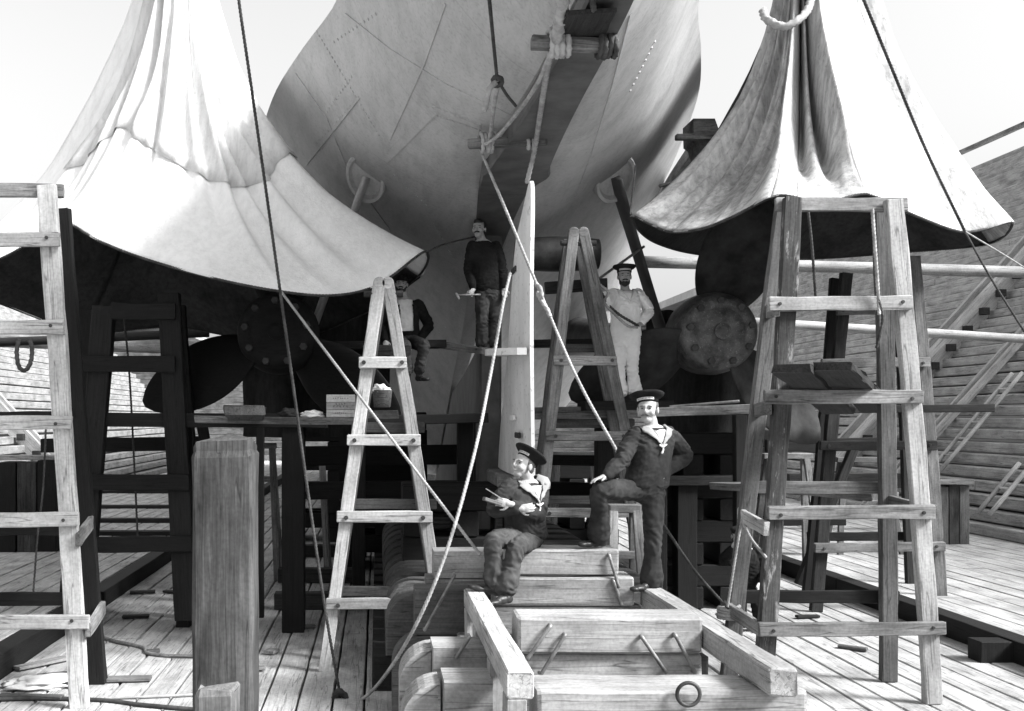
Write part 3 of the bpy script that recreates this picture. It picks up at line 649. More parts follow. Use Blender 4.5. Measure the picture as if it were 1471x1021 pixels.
# planks and platforms
G_PL = 'staging planks round the stern'
def plank(label, a, b, w, h, mat, name='staging_plank', group=G_PL, **kw):
    return tag(pxbar(name, a, b, w, h, mat, None, **kw), label, 'plank', group)
def supported(label, x, y0, y1, D, w, mat='tar', **k):
    a = W(x, y0, D); b = Vector((a.x, a.y, 0)); return tag(timber('staging_post', a, b, w, w, mat), label, 'post', 'dark posts carrying the staging')
plank('dark staging plank on the left under the white tarpaulin', (88, 602, 12.75), (470, 604, 12.75), .34, .17, 'tar', jit=.006)
plank('light edged staging plank carrying the wooden crate', (282, 602, 12.2), (514, 605, 12.2), .28, .085, 'worn', jit=.006)
plank('dark plank running from the crate plank towards the rudder', (512, 604, 13.2), (700, 600, 13.2), .3, .12, 'tar')
plank('short thick plank end poking out over the left staging', (352, 589, 10.9), (352, 601, 12.6), .42, .10, 'mid', jit=.008)
plank('dark plank the man in the dark jacket sits on', (470, 497, 14.15), (640, 494, 14.15), .34, .10, 'dark')
plank('pale topped plank end beside the standing workman', (618, 493, 14.6), (705, 505, 13.6), .34, .08, 'worn')
plank('staging plank under the sailor in white', (835, 583, 13.45), (960, 582, 13.45), .55, .12, 'tar')
plank('light edged plank with an iron rod on it, left of the right trestle', (942, 592, 12.4), (1092, 587, 12.0), .26, .11, 'worn', jit=.006)
plank('dark plank behind the rudder, level with the round log', (764, 494, 14.6), (905, 492, 14.6), .30, .10, 'dark')
plank('dark plank low behind the grey ladder trestle', (760, 594, 13.6), (880, 592, 13.6), .28, .16, 'mid')
plank('long plank lying low through the right trestle', (1036, 697, 13.0), (1272, 713, 10.6), .36, .085, 'mid', jit=.006)
plank('plank laid high through the right trestle, nearer its left legs', (1137, 529, 8.5), (1205, 590, 11.3), .31, .075, 'dark', jit=.006)  # both high planks dark all over: shade of their undersides put in
plank('plank laid high through the right trestle, nearer its right legs', (1196, 526, 8.5), (1262, 588, 11.3), .31, .075, 'dark', jit=.006)
plank('dark plank seen edge on behind the right trestle', (1200, 588, 13.5), (1420, 586, 13.5), .3, .10, 'dark')
plank('plank at knee height behind the hip of the standing sailor', (944, 690, 14.0), (1075, 688, 14.0), .4, .12, 'dark')
plank('damp plank across the dark posts on the right', (985, 735, 15.5), (1075, 733, 15.5), .2, .2, 'tar')
plank('low beam behind the standing sailor, lying on the floor', (985, 768, 17.0), (1085, 764, 17.0), .3, .35, 'mid')
for (lab, x, y0, D, w) in (('dark post under the middle of the left staging', 422, 606, 12.75, .27), ('dark post at the left end of the crate plank', 264, 606, 13.0, .17), ('square dark post right of the standing sailor', 984, 692, 14.0, .26),
    ('thin dark post just right of the standing sailor, behind the square post', 1062, 596, 13.0, .14), ('dark post left of the dark staging plank end', 124, 606, 13.4, .2), ('grey post behind the left driven pile', 374, 606, 13.6, .10), ('dark post under the plank at the rudder', 668, 604, 13.5, .2)):
    supported(lab, x, y0, 0, D, w)
supported('dark post below the sailor in white', 868, 590, 0, 13.9, .22); supported('dark post below the right edge of the sailor in white', 945, 590, 0, 13.9, .2); supported('dark post under the seated workman', 515, 500, 0, 14.5, .18)
supported('dark upright between the two ladder trestles', 690, 600, 0, 15.0, .2)
for (lab, a_, b_, w_, h_, mt) in (('dark brace leaning behind the right trestle, long one', (1228, 640, 15.6), (1148, 840, 15.6), .12, .12, 'dark'), ('dark board level with the second rung behind the right trestle', (1100, 640, 16), (1330, 636, 16), .1, .2, 'dark'), ('dark baulk on the floor behind the right trestle', (1010, 742, 18), (1210, 740, 18), .3, .32, 'tar'), ('second dark baulk behind the right trestle, farther off', (1130, 690, 22), (1330, 690, 22), .3, .3, 'dark'),
    ('dark ledger behind the left rear trestle', (60, 640, 15), (300, 636, 15), .1, .2, 'tar'), ('dark diagonal brace behind the left driven pile', (290, 610, 14.5), (330, 800, 14.5), .14, .12, 'tar'), ('dark ledger low under the ship, left of the rudder', (430, 655, 16), (690, 652, 16), .12, .3, 'tar'), ('dark ledger lower under the ship, left of the rudder', (440, 705, 15.5), (700, 702, 15.5), .12, .26, 'tar'), ('dark ledger under the ship, right of the rudder', (770, 660, 16), (960, 664, 16), .12, .16, 'dark'), ('dark ledger lowest under the ship, right of the rudder', (775, 702, 15.4), (960, 706, 15.4), .12, .22, 'tar')):
    tag(pxbar('staging_brace', a_, b_, w_, h_, mt), lab, 'brace', 'dark braces of the staging')
# small background saw horses under the ship
def horse(label, x, ytop, D, wid, mat='worn', ht=None, h=.09):
    a = W(x, ytop, D); t = thing('saw_horse', label, 'saw horse', (a.x, a.y, 0), 'saw horses on the dock floor'); w = wid * D / F / 2
    timber('top_board', a + Vector((-w, 0, 0)), a + Vector((w, 0, 0)), .18, h, mat, t)
    for sx in (-1, 1):
        for sy in (-1, 1): timber('leg', a + Vector((sx * w * .75, sy * .06, -.02)), Vector((a.x + sx * w * 1.15, a.y + sy * .34, 0)), .10, .06, mat, t)
    timber('rung', a + Vector((-w, .1, -.55)), a + Vector((w, .1, -.55)), .04, .09, mat, t)
    return t
horse('small grey saw horse right behind the legs of the standing sailor', 896, 730, 12.0, 44, 'worn')
horse('pale saw horse far behind the grey ladder trestle, left one', 826, 652, 17.5, 70, 'pine'); horse('pale saw horse far behind the grey ladder trestle, right one', 880, 660, 19.0, 60, 'pine')
horse('saw horse behind the left driven pile', 372, 640, 17.0, 50, 'worn'); horse('saw horse in the shade left of the pale ladder trestle', 445, 655, 17.5, 46, 'worn')
horse('saw horse seen between the right trestle legs', 1130, 655, 17.0, 70, 'worn'); horse('saw horse far right below the dark plank', 1240, 660, 18.5, 80, 'mid')
# driven piles
def pile(label, x0, x1, ytop, D, z0=0.0, mat='pile', ragged=True):
    w = (x1 - x0) * D / F; a = W((x0 + x1) / 2, ytop, D); bm = timber_bm(a.z - z0, w, w, .022, .012)
    for v in bm.verts:
        if v.co.x > (a.z - z0) / 2 - .06: v.co.x += RND.uniform(-.03, .012)
    top = None if not ragged else max(bm.faces, key=lambda f: f.calc_center_median().x)
    if top:
        bmesh.ops.inset_region(bm, faces=[top], thickness=w * .13)
        for v in list(top.verts): v.co.x += RND.uniform(.02, .07)
        r = bmesh.ops.poke(bm, faces=[top])
        for v in r['verts']: v.co.x += .05; v.co.y += .03
    return tag(link('driven_pile', from_bm(bm), M[mat], None, frame(Vector((a.x, a.y, z0)), a)), label, 'pile')
pile('thick old square driven pile standing upright in the left foreground', 282, 367, 646, 6.15); pile('short square post in front of the foot of the thick pile', 284, 341, 983, 5.55, 0.0, 'worn', False)
# heavy cribs under the ship
def crib(label, x, D, wx, wy, ztop, mat='tar', name='timber_crib'):
    t = thing(name, label, 'timber crib', (x, D, 0), 'cribs of stacked timber under the ship'); z = 0; k = 0
    while z < ztop - .05:
        h = .30; n = 3
        for i in range(n):
            u = -1 + 2 * i / (n - 1)
            if k % 2: timber('crib_timber', (x - wx/2, D + u * (wy/2 - .15), z + h/2), (x + wx/2, D + u * (wy/2 - .15), z + h/2), .28, h - .004, mat, t, ch=.015)
            else: timber('crib_timber', (x + u * (wx/2 - .15), D - wy/2, z + h/2), (x + u * (wx/2 - .15), D + wy/2, z + h/2), .28, h - .004, mat, t, ch=.015)
        z += h; k += 1
    return t
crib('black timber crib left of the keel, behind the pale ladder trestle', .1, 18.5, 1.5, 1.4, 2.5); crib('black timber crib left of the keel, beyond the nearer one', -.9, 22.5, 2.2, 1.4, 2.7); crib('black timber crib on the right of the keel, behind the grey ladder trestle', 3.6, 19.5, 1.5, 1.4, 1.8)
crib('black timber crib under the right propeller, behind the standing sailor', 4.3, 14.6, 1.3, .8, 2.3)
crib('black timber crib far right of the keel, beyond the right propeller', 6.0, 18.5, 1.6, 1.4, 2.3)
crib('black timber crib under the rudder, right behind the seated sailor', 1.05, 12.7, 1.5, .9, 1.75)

# ================================================================== KEEL BLOCKS
def round_block_bm(x0, x1, y0, y1, z0, z1, r=.28, ends=(1, 0)):
    """block whose upper left / right corners are rounded off"""
    pts = []
    if ends[0]: pts += [(x0 + r - r * math.cos(a), z1 - r + r * math.sin(a)) for a in [math.pi/2*i/8 for i in range(9)]]
    else: pts += [(x0, z1)]
    if ends[1]: pts += [(x1 - r + r * math.sin(a), z1 - r + r * math.cos(a)) for a in [math.pi/2*i/8 for i in range(9)]]
    else: pts += [(x1, z1)]
    pts += [(x1, z0), (x0, z0)]; cx, cy, cz = (x0+x1)/2, (y0+y1)/2, (z0+z1)/2; bm = bmesh.new(); e = .012; n = 5; rings = []
    ys = [y0, y0 + e] + [y0 + (y1-y0) * k / n for k in range(1, n)] + [y1 - e, y1]
    for k, y in enumerate(ys):
        sh = .988 if k in (0, len(ys)-1) else 1.0
        rings.append([((x - cx) * (sh + .004 * noise.noise((x*4, y*3, z*4))), y - cy, (z - cz) * sh + .004 * noise.noise((x*3, y*5, z*2))) for x, z in pts])
    loft(bm, rings); bmesh.ops.recalc_face_normals(bm, faces=bm.faces); return bm, Vector((cx, cy, cz))
def part_block(name, t, x0, x1, y0, y1, z0, z1, mat='block', r=.28, ends=(0, 0)):
    bm, c = round_block_bm(x0, x1, y0, y1, z0, z1, r, ends); return link(name, from_bm(bm), M[mat], t, Matrix.Translation(c))
KG = 'keel blocks in a row under the ship'
def tblock(name, t, x0, x1, y, z, w, h, mat='block', jit=.004): return timber(name, (x0, y, z), (x1, y, z), w, h, mat, t, ch=.014, jit=jit)
kb = None
for k in range(24):       # the row under the keel
    y = 10.15 + .66 * k
    if kb is None:
        kb = thing('keel_block', 'dark keel block in the row under the ship, one of many alike', 'keel block', (XC, y, 0), KG)
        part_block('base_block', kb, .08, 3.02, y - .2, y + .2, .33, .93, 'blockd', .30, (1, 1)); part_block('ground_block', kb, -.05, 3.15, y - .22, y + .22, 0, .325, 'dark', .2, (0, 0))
    else:
        c = kb.copy(); COL.objects.link(c); c.location.y = y
        for ch in kb.children: d = ch.copy(); COL.objects.link(d); d.parent = c
    if y > 26.2: break
# near row, mostly pale
def lightblock(label, parts, group='pale keel blocks in the foreground'):
    y = parts[0][3]; t = thing('keel_block', label, 'keel block', (parts[0][1], y, 0), group)
    for (nm, x0, x1, y0, y1, z0, z1, mat, r, ends) in parts: part_block(nm, t, x0, x1, y0, y1, z0, z1, mat, r, ends)
    return t
lightblock('pale round shouldered keel block left of the front rail, farther one', [('base_block', .165, .40, 7.75, 8.12, 0, .88, 'block', .25, (1, 0)), ('shoulder_block', .405, 1.0, 7.6, 7.98, 0, .93, 'block', .02, (0, 0))])
lightblock('pale round shouldered keel block left of the front rail, nearest', [('base_block', .16, .40, 6.85, 7.2, 0, .85, 'block', .25, (1, 0)), ('shoulder_block', .43, .745, 6.72, 7.12, 0, .90, 'block', .02, (0, 0)), ('low_block', .47, .72, 6.15, 6.6, 0, .70, 'block', .02, (0, 0))])
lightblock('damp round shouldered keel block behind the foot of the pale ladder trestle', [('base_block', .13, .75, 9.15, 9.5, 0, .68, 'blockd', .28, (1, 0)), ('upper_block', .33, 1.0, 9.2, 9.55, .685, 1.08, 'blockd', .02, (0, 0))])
lightblock('grey stepped keel block left of the seated sailor', [('lower_block', .45, 1.1, 9.6, 9.95, .94, 1.12, 'worn', .02, (0, 0)), ('upper_block', .52, 1.25, 9.6, 9.95, 1.125, 1.37, 'block', .02, (0, 0))])
def beamthing(label, x0, x1, y, w, z0, z1, mat='block', name='timber_beam', jit=.006):
    o = timber(name, (x0, y, (z0+z1)/2), (x1, y, (z0+z1)/2), w, z1 - z0, mat, None, ch=.02, jit=jit); return tag(o, label, 'timber', 'squared timbers stacked in the foreground')
# stacked pair the sailors use
beamthing('upper squared timber the young sailor sits on', 1.13, 2.085, 9.17, .34, 1.235, 1.465); beamthing('squared timber directly below the one the young sailor sits on', 1.0, 2.21, 9.15, .36, .985, 1.23)
beamthing('lowest timber of the stack under the seated sailor', .9, 2.28, 9.17, .36, .72, .98, 'worn'); beamthing('hidden bottom timber of the stack under the seated sailor', .7, 2.3, 9.2, .36, .3, .715, 'worn')
beamthing('thick pale timber laid across between the two rails, with two pairs of iron dogs', .985, 2.275, 7.47, .34, .945, 1.205); beamthing('timber under the thick pale cross timber, held by iron dogs', .93, 2.28, 7.52, .36, .70, .94)
beamthing('bottom timber below the cross timber with iron dogs', .93, 2.28, 7.52, .36, .30, .695, 'worn')
beamthing('nearest pale timber, with an iron ring hanging on its front', .965, 2.58, 6.47, .42, .70, .962); beamthing('timber directly below the nearest one with the ring', .95, 2.45, 6.38, .44, .40, .695); beamthing('lowest front timber at the bottom edge of the photo', .95, 2.6, 6.4, .46, .0, .395)
# rails with their short posts
def rail(label, x0, x1, y0, y1, z0, z1, posts, x_off):
    t = thing('block_rail', label, 'rail', ((x0+x1)/2, y0, z0), 'long timber rails on the keel blocks'); timber('rail_timber', ((x0+x1)/2, y0, (z0+z1)/2), ((x0+x1)/2, y1, (z0+z1)/2), x1 - x0, z1 - z0, 'block', t, ch=.014, jit=.005)
    for y, zb in posts: timber('rail_post', ((x0+x1)/2 + x_off, y, z0), ((x0+x1)/2 + x_off, y, zb), .12, .20, 'block', t)
rail('long pale rail timber lying lengthways, left one of two, under the seated sailor shoe', .745, .905, 6.02, 8.98, .975, 1.135, [(6.12, .0), (7.0, .0), (8.1, .45), (8.85, .3)], -.02)
rail('long pale rail timber lying lengthways, right one of two, under the standing sailor', 2.29, 2.46, 6.1, 9.1, .965, 1.135, [], 0)
# iron dogs and ring
def rod(label, a, b, r=.014, mat='steel', name='iron_dog', group='iron dogs holding the timbers', cat='iron dog'):
    a, b = Vector(a), Vector(b); d = (b - a).normalized(); hk = Vector((0, .07, 0)); P = [a + hk, a + hk * .2, a, a.lerp(b, .33), a.lerp(b, .67), b, b + hk * .2, b + hk]
    o = link(name, from_bm(rope_bm(P, r, curved=False, twist=False), True), M[mat]); return tag(o, label, cat, group)
for (lab, a, b) in (('leftmost iron dog on the cross timber', (791, 899), (757, 947)), ('second iron dog from the left on the cross timber', (812, 912), (777, 969)), ('third iron dog from the left on the cross timber', (922, 915), (957, 966)), ('rightmost iron dog on the cross timber', (970, 912), (999, 967))):
    D = 7.262; rod(lab, W(*a, D), W(*b, D - .0))
rod('upper iron dog on the timbers under the raised boot', W(875, 797, 8.975), W(889, 843, 8.945)); rod('lower iron dog on the timbers under the raised boot', W(881, 834, 8.945), W(893, 868, 8.965))
rod('iron dog across the left round shouldered block', W(674, 915, 7.55), W(656, 944, 7.55)); rod('rod leaning on the damp keel block by the ladder foot', W(653, 826, 9.1), W(610, 905, 9.05)) 
bm = bmesh.new(); c = W(989, 997, 6.22); rings = []
for i in range(28):
    a = 2*math.pi*i/28; u = Vector((math.cos(a), 0, math.sin(a))); rings.append([c + u * (.068 + .012 * math.cos(b)) + Vector((0, .012 * math.sin(b), 0)) for b in [2*math.pi*k/8 for k in range(8)]])
loft(bm, rings + [rings[0]], caps=False); bmesh.ops.remove_doubles(bm, verts=bm.verts, dist=1e-5); ring = link('iron_ring', from_bm(bm, True), M['iron']); tag(ring, 'round iron ring hanging on the front of the nearest timber', 'ring')
# mooring stump and boxes near right wall
def stump(label, x, y0, D, w, ht, mat='mid'):
    a = W(x, y0, D); t = thing('timber_bollard', label, 'bollard', (a.x, a.y, .22))
    for i in (-1, 0, 1): timber('post', (a.x + i * w * .36, a.y, .22), (a.x + i * w * .36, a.y, .22 + ht + RND.uniform(-.03, .03)), w * .33, w * .6, mat if i else 'pile', t)
    timber('cap_board', (a.x - w * .6, a.y - .1, .24 + ht + .05), (a.x + w * .6, a.y - .1, .24 + ht + .05), .3, .08, 'worn', t)
stump('dark bollard of upright timbers at the foot of the right dock wall', 1364, 777, 19.8, .55, 1.1)
stump('dark timber box standing in shade at the foot of the left dock wall', 46, 790, 18.8, 1.0, 1.6, 'tar')
beam = timber('floor_stump', (W(1449, 960, 11).x, 11.2, 0), (W(1449, 960, 11).x, 11.2, .22), .5, .25, 'tar'); tag(beam, 'low dark stump on the floor by the step at the right edge', 'stump')
for k, (x0, x1, y, D, h) in enumerate(((120, 300, 716, 33.0, .12), (110, 300, 735, 27.5, .12), (100, 300, 755, 23.8, .14), (90, 290, 776, 21.2, .2))):
    tag(timber('cross_sleeper', (W(x0, y, D).x, D, .16), (W(x1, y, D).x, D, .16), .3, .3, 'dark'), ['farthest dark sleeper across the floor left of the ship', 'second dark sleeper from the wall, left of the ship', 'third dark sleeper from the wall, left of the ship', 'nearest dark sleeper across the floor left of the ship'][k], 'sleeper', 'sleepers lying across the left floor')
for k, (x0, x1, D) in enumerate(((405, 560, 19.5), (400, 556, 16.5), (395, 560, 14.2))):
    tag(timber('cross_sleeper', (W(x0, 0, D).x, D, .12), (-.2, D, .12), .22, .22, 'dark'), ['sleeper behind the pale ladder trestle, farthest of three', 'sleeper behind the pale ladder trestle, middle of three', 'sleeper behind the pale ladder trestle, nearest of three'][k], 'sleeper', 'sleepers behind the pale ladder trestle')

# planks slung under the stern, gear on them
tag(timber('staging_bar', W(673, 207, 10.45), W(785, 201, 10.2), .10, .085, 'worn'), 'lower wooden bar lashed across under the stern', 'bar', 'bars slung under the stern')
tag(timber('staging_bar', W(763, 61, 7.5), W(886, 66, 7.5), .10, .085, 'worn'), 'upper wooden bar lashed across under the stern, below the sloping board', 'bar', 'bars slung under the stern')
brd = timber('sloping_board', W(850, 16, 6.9), W(834, 54, 7.55), .34, .03, 'dark', up=Vector((0, .35, 1)).normalized()); tag(brd, 'dark board lying on the upper bar under the stern', 'board')
# bracket and stick at the left edge of the right tarpaulin
t = thing('outrigger_bracket', 'grey wooden outrigger block with a bar, against the sky left of the stained tarpaulin', 'outrigger', W(1012, 200, 14.5)); p = W(1012, 195, 14.5)
bm = bmesh.new(); A = [W(x, y, 14.4) for x, y in ((996, 170), (1027, 170), (1032, 184), (1010, 226), (1003, 204), (997, 200))]; loft(bm, [A, [q + Vector((0, .5, 0)) for q in A]]); bmesh.ops.recalc_face_normals(bm, faces=bm.faces); link('block', from_bm(bm), M['worn'], t)
pxbar('bar', (971, 197, 14.3), (1040, 197, 14.3), .1, .075, 'worn', t); timber('outrigger_beam', W(1018, 190, 14.9), Vector((6.4, 24.0, 7.4)), .2, .2, 'worn', t)
tag(log('tent_pole', W(948, 267, 13.2), W(1012, 249, 13.6), .022, .02, 'worn'), 'thin pole sticking out by the left edge of the stained tarpaulin', 'pole')

# things on the left staging
zt = W(0, 605, 12.2).z + .045
def at_shelf(x, D=12.2): return Vector(((x - VX) * D / F, D, zt))
t = thing('crate', 'small wooden crate with faint stencilled lines standing on the left staging', 'crate', at_shelf(490)); c = at_shelf(490)
for i in range(3): timber('crate_board', c + Vector((-.165, -.12, .045 + .088 * i)), c + Vector((.165, -.12, .045 + .088 * i)), .016, .084, 'pine', t, ch=.003, jit=.001)
for s in (-1, 1): timber('crate_end', c + Vector((s * .155, -.112, .13)), c + Vector((s * .155, .14, .13)), .02, .258, 'worn', t, ch=.003)
timber('crate_back', c + Vector((-.14, .13, .13)), c + Vector((.14, .13, .13)), .016, .25, 'worn', t); timber('crate_bottom', c + Vector((-.144, .012, .012)), c + Vector((.144, .012, .012)), .21, .016, 'worn', t)
bm = bmesh.new()
for i, (z, n, w) in enumerate(((.222, 7, .017), (.158, 4, .02), (.128, 5, .024), (.05, 6, .014))):
    for k in range(n):
        x = (k - (n - 1) / 2) * w * 1.6 + RND.uniform(-.004, .004); h = .020 if i in (1, 2) else .014
        box(bm, (c.x + x - w*.25, c.y - .1295, c.z + z), (w * .28, .002, h)); box(bm, (c.x + x + w * .12, c.y - .1295, c.z + z + RND.choice((-.4, 0, .4)) * h), (w * .5, .002, .005))
link('stencil_marks', from_bm(bm), M['ink'], t)
def rag(label, c, sx, sy, sz, mat='white', seed=1, name='rag'):
    bm = bmesh.new(); bmesh.ops.create_icosphere(bm, subdivisions=4, radius=1)
    for v in bm.verts:
        n1 = noise.noise(v.co * 1.7 + Vector((seed, 0, 0))) * .5 + noise.noise(v.co * 4 + Vector((0, seed, 0))) * .28; v.co *= 1 + n1; v.co = Vector((v.co.x * sx, v.co.y * sy, max(v.co.z, -.75) * sz))
    o = link(name, from_bm(bm, True), M[mat], None, Matrix.Translation(Vector(c) + Vector((0, 0, sz * .72)))); return tag(o, label, 'rag')
rag('crumpled white rag lying on the left staging, left of the crate', at_shelf(448) + Vector((0, -.05, 0)), .14, .08, .045, seed=3); rag('dark heap of rag on the left staging behind the long rope', at_shelf(415), .10, .08, .06, 'trouser', 5)
bm = bmesh.new(); loft(bm, [[(r * math.cos(i*math.pi/9), r * math.sin(i*math.pi/9), z) for i in range(18)] for r, z in ((.09, 0), (.10, .01), (.12, .2), (.118, .21), (.105, .2), (.09, .02))]); pb = at_shelf(549, 12.5); pb.z = W(0, 590, 12.5).z + .04
bk = link('bucket', from_bm(bm, True), M['mid'], None, Matrix.Translation(pb)); tag(bk, 'small dark bucket on the staging, behind the legs of the pale ladder trestle', 'bucket')
rag('white crumpled cloth lying in the dark bucket', pb + Vector((-.02, 0, .17)), .10, .09, .06, seed=8)
plank('short rough board below the dark bucket', (520, 596, 12.5), (572, 595, 12.5), .3, .10, 'worn', jit=.008)
tag(link('iron_rod', from_bm(rope_bm([W(962, 584, 12.3), W(1062, 576, 12.0)], .016, curved=False, twist=False), True), M['steel']), 'iron rod lying on the plank left of the right trestle', 'rod')
tag(link('iron_rod', from_bm(rope_bm([W(862, 399, 13.5), W(925, 354, 14.2)], .018, curved=False, twist=False), True), M['steel']), 'thin iron rod slanting up behind the cap of the sailor in white', 'rod')

# litter on floor
fl = lambda x, y, z=0.0: W(x, y, DZ(y, z)) 
def hose(label, px, r, mat='worn', name='hose', z=.02): o = link(name, from_bm(rope_bm([fl(x, y, z) for x, y in px], r, twist=False), True), M[mat]); return tag(o, label, name)
hose('pale hose lying bent across the left floor planks', [(136, 912), (165, 921), (205, 930), (212, 938), (240, 942), (282, 943)], .022)
hose('dark rope trailing over the floor at the bottom left', [(-40, 1005), (60, 1003), (150, 1006), (200, 1012), (290, 1020)], .02, 'rope_dark', 'floor_rope')
hose('thin pale line across the floor left of the driven pile', [(150, 1003), (230, 1000), (290, 997)], .012, 'rope', 'floor_rope')
for k, (x, y, L, a, mt) in enumerate(((205, 850, .36, .2, 'dark'), (248, 850, .3, -.4, 'dark'), (195, 885, .34, .15, 'dark'), (220, 935, .14, .3, 'mid'), (180, 975, .5, .1, 'worn'), (70, 980, .7, -.35, 'dark'), (95, 968, .55, .45, 'mid'), (45, 1000, .6, -.1, 'mid'), (60, 952, .6, .9, 'worn'), (430, 900, .4, .3, 'mid'), (1300, 860, .35, .2, 'dark'), (1225, 930, .3, -.7, 'mid'), (1000, 842, .3, .5, 'worn'), (1160, 885, .3, .1, 'dark'), (1180, 905, .45, -.9, 'mid'), (300, 878, .4, .6, 'mid'), (390, 935, .16, 1.2, 'worn'), (365, 960, .22, .3, 'worn'))):
    p = fl(x, y, .03); d = Vector((math.cos(a), math.sin(a), 0)) * L / 2
    tag(timber('wood_scrap', p - d, p + d, .09 if k % 2 else .13, .035, mt), ['short dark offcut on the left floor near the thin dark post', 'dark offcut beside the thin dark post foot', 'dark curved offcut on the left floor above the pale hose', 'tiny offcut beside the pale hose', 'pale flat block on the floor beside the left trestle foot', 'dark offcut in the litter heap at bottom left', 'brown offcut on top of the litter at bottom left', 'offcut lowest in the litter at the bottom left corner', 'grey offcut at the edge of the step at bottom left', 'damp offcut by the foot of the dark middle post', 'dark offcut beside the right step beam', 'offcut on the planks between the right trestle legs', 'pale offcut behind the right rail', 'dark offcut under the right trestle', 'brown offcut under the right trestle, nearest', 'offcut right of the thin dark post foot, beside the pile', 'grey chip right of the driven pile', 'flat grey chip right of the driven pile, nearest'][k], 'offcut', 'offcuts littering the dock floor')
rag('torn pale sheet crumpled at the bottom left corner', fl(60, 985, 0), .35, .22, .05, 'linen', 12)
# ================================================================== PEOPLE
def ell(bm, c, r, ax=None, sub=3):
    res = bmesh.ops.create_icosphere(bm, subdivisions=sub, radius=1)['verts']; c = Vector(c)
    for v in res:
        p = Vector((v.co.x * r[0], v.co.y * r[1], v.co.z * r[2])); v.co = c + (ax @ p if ax else p)
def limb(bm, pr, seg=14):
    """tapered tube through (point, radius) with round ends"""
    P = [Vector(p) for p, r in pr]; Rr = [r for p, r in pr]; Q = crom(P, 6) if len(P) > 2 else [P[0].lerp(P[1], k/6) for k in range(7)]
    RR = []
    for i in range(len(P) - 1):
        for k in range(6): RR.append(Rr[i] + (Rr[i+1] - Rr[i]) * k / 6)
    RR.append(Rr[-1]); u = None; rings = []
    for i, p in enumerate(Q):
        d = (Q[min(i+1, len(Q)-1)] - Q[max(i-1, 0)]).normalized(); u = (u - d * u.dot(d)).normalized() if u is not None else d.orthogonal().normalized(); v = d.cross(u)
        rings.append([p + (u * math.cos(a) + v * math.sin(a)) * RR[i] for a in [2*math.pi*k/seg for k in range(seg)]])
    loft(bm, rings); ell(bm, P[0], (Rr[0],)*3, None, 2); ell(bm, P[-1], (Rr[-1],)*3, None, 2)
def remesh(bm, voxel, smooth=4, fac=.5):
    me = from_bm(bm); o = bpy.data.objects.new('tmp', me); COL.objects.link(o)
    m = o.modifiers.new('r', 'REMESH'); m.mode = 'VOXEL'; m.voxel_size = voxel; m.use_smooth_shade = True
    if smooth: s = o.modifiers.new('s', 'SMOOTH'); s.factor = fac; s.iterations = smooth
    dg = bpy.context.evaluated_depsgraph_get(); out = bpy.data.meshes.new_from_object(o.evaluated_get(dg)); bpy.data.objects.remove(o); bpy.data.meshes.remove(me)
    for p in out.polygons: p.use_smooth = True
    return out
def wrinkle(me, amp, fr, seed, joints=(), jr=.16, squash=(1, 1, 1), creases=()):
    me.update(); nrm = [v.normal.copy() for v in me.vertices]
    for v, nv in zip(me.vertices, nrm):
        p = v.co; a = amp * .22
        for j in joints: a += amp * math.exp(-((p - j).length / jr) ** 2)
        q = Vector((p.x * fr * squash[0], p.y * fr * squash[1], p.z * fr * squash[2])) + Vector((seed, seed * 2, 0))
        for j, ax_ in creases:
            dd = (p - j).length
            if dd < .26: a_ = math.exp(-(dd / .12) ** 2); ph = noise.noise(p * 4.5 + Vector((seed, 0, 0))); cr = .5 * math.sin(2*math.pi * ((p - j).dot(ax_) / .078 + 1.7 * ph)) * (.35 + abs(noise.noise(p * 6 + Vector((0, seed, 3)))) * 1.6) + .7 * noise.noise(p * 10); p = p + nv * (amp * .75 * a_ * cr)
        n1 = noise.noise(q + Vector((0, 0, noise.noise(p * 6) * 2.0))); v.co = p + nv * (a * .6 * (1 - 2.4 * abs(n1)) + amp * .25 * noise.noise(p * fr * 2.3))
def hand(bm, wr, d, pn, side, curl=.5, sp=1.0):
    """palm, four bent fingers of unequal length and a thumb leaving the side of the palm"""
    d = d.normalized(); pn = (pn - d * pn.dot(d)).normalized(); la = d.cross(pn).normalized() * side
    ax = Matrix((( la.x, d.x, pn.x), (la.y, d.y, pn.y), (la.z, d.z, pn.z)))
    ell(bm, wr + d * .048, (.040, .050, .017), ax, 2); limb(bm, [(wr - d * .02, .026), (wr + d * .03, .027)])
    for k, (o, L) in enumerate(((.031, .066), (.011, .078), (-.010, .073), (-.029, .057))):
        b = wr + d * (.085 - .006 * abs(k - 1.3)) + la * o; dd = d.copy(); pts = [(b - d * .02, .0098)]; p = b
        for j, f in enumerate((.45, .32, .23)):
            ang = curl * (.5, .9, .7)[j]; dd = (dd * math.cos(ang) + pn * math.sin(ang)).normalized() if j == 0 else (dd * math.cos(ang) + (pn - dd * pn.dot(dd)).normalized() * math.sin(ang)).normalized()
            pts.append((p, .0095 - .0008 * j)); p = p + (dd + la * (o * 2.0 * (1 - curl))).normalized() * L * f
        pts.append((p, .0068)); limb(bm, pts, 10)
    tb = wr + d * .028 + la * .030; limb(bm, [(tb, .013), (tb + (d * .6 + la * .7 + pn * .25).normalized() * .036, .0105), (tb + (d * .6 + la * .7 + pn * .25).normalized() * .036 + (d * .9 + la * .25 + pn * .4).normalized() * .03, .0085)], 10)
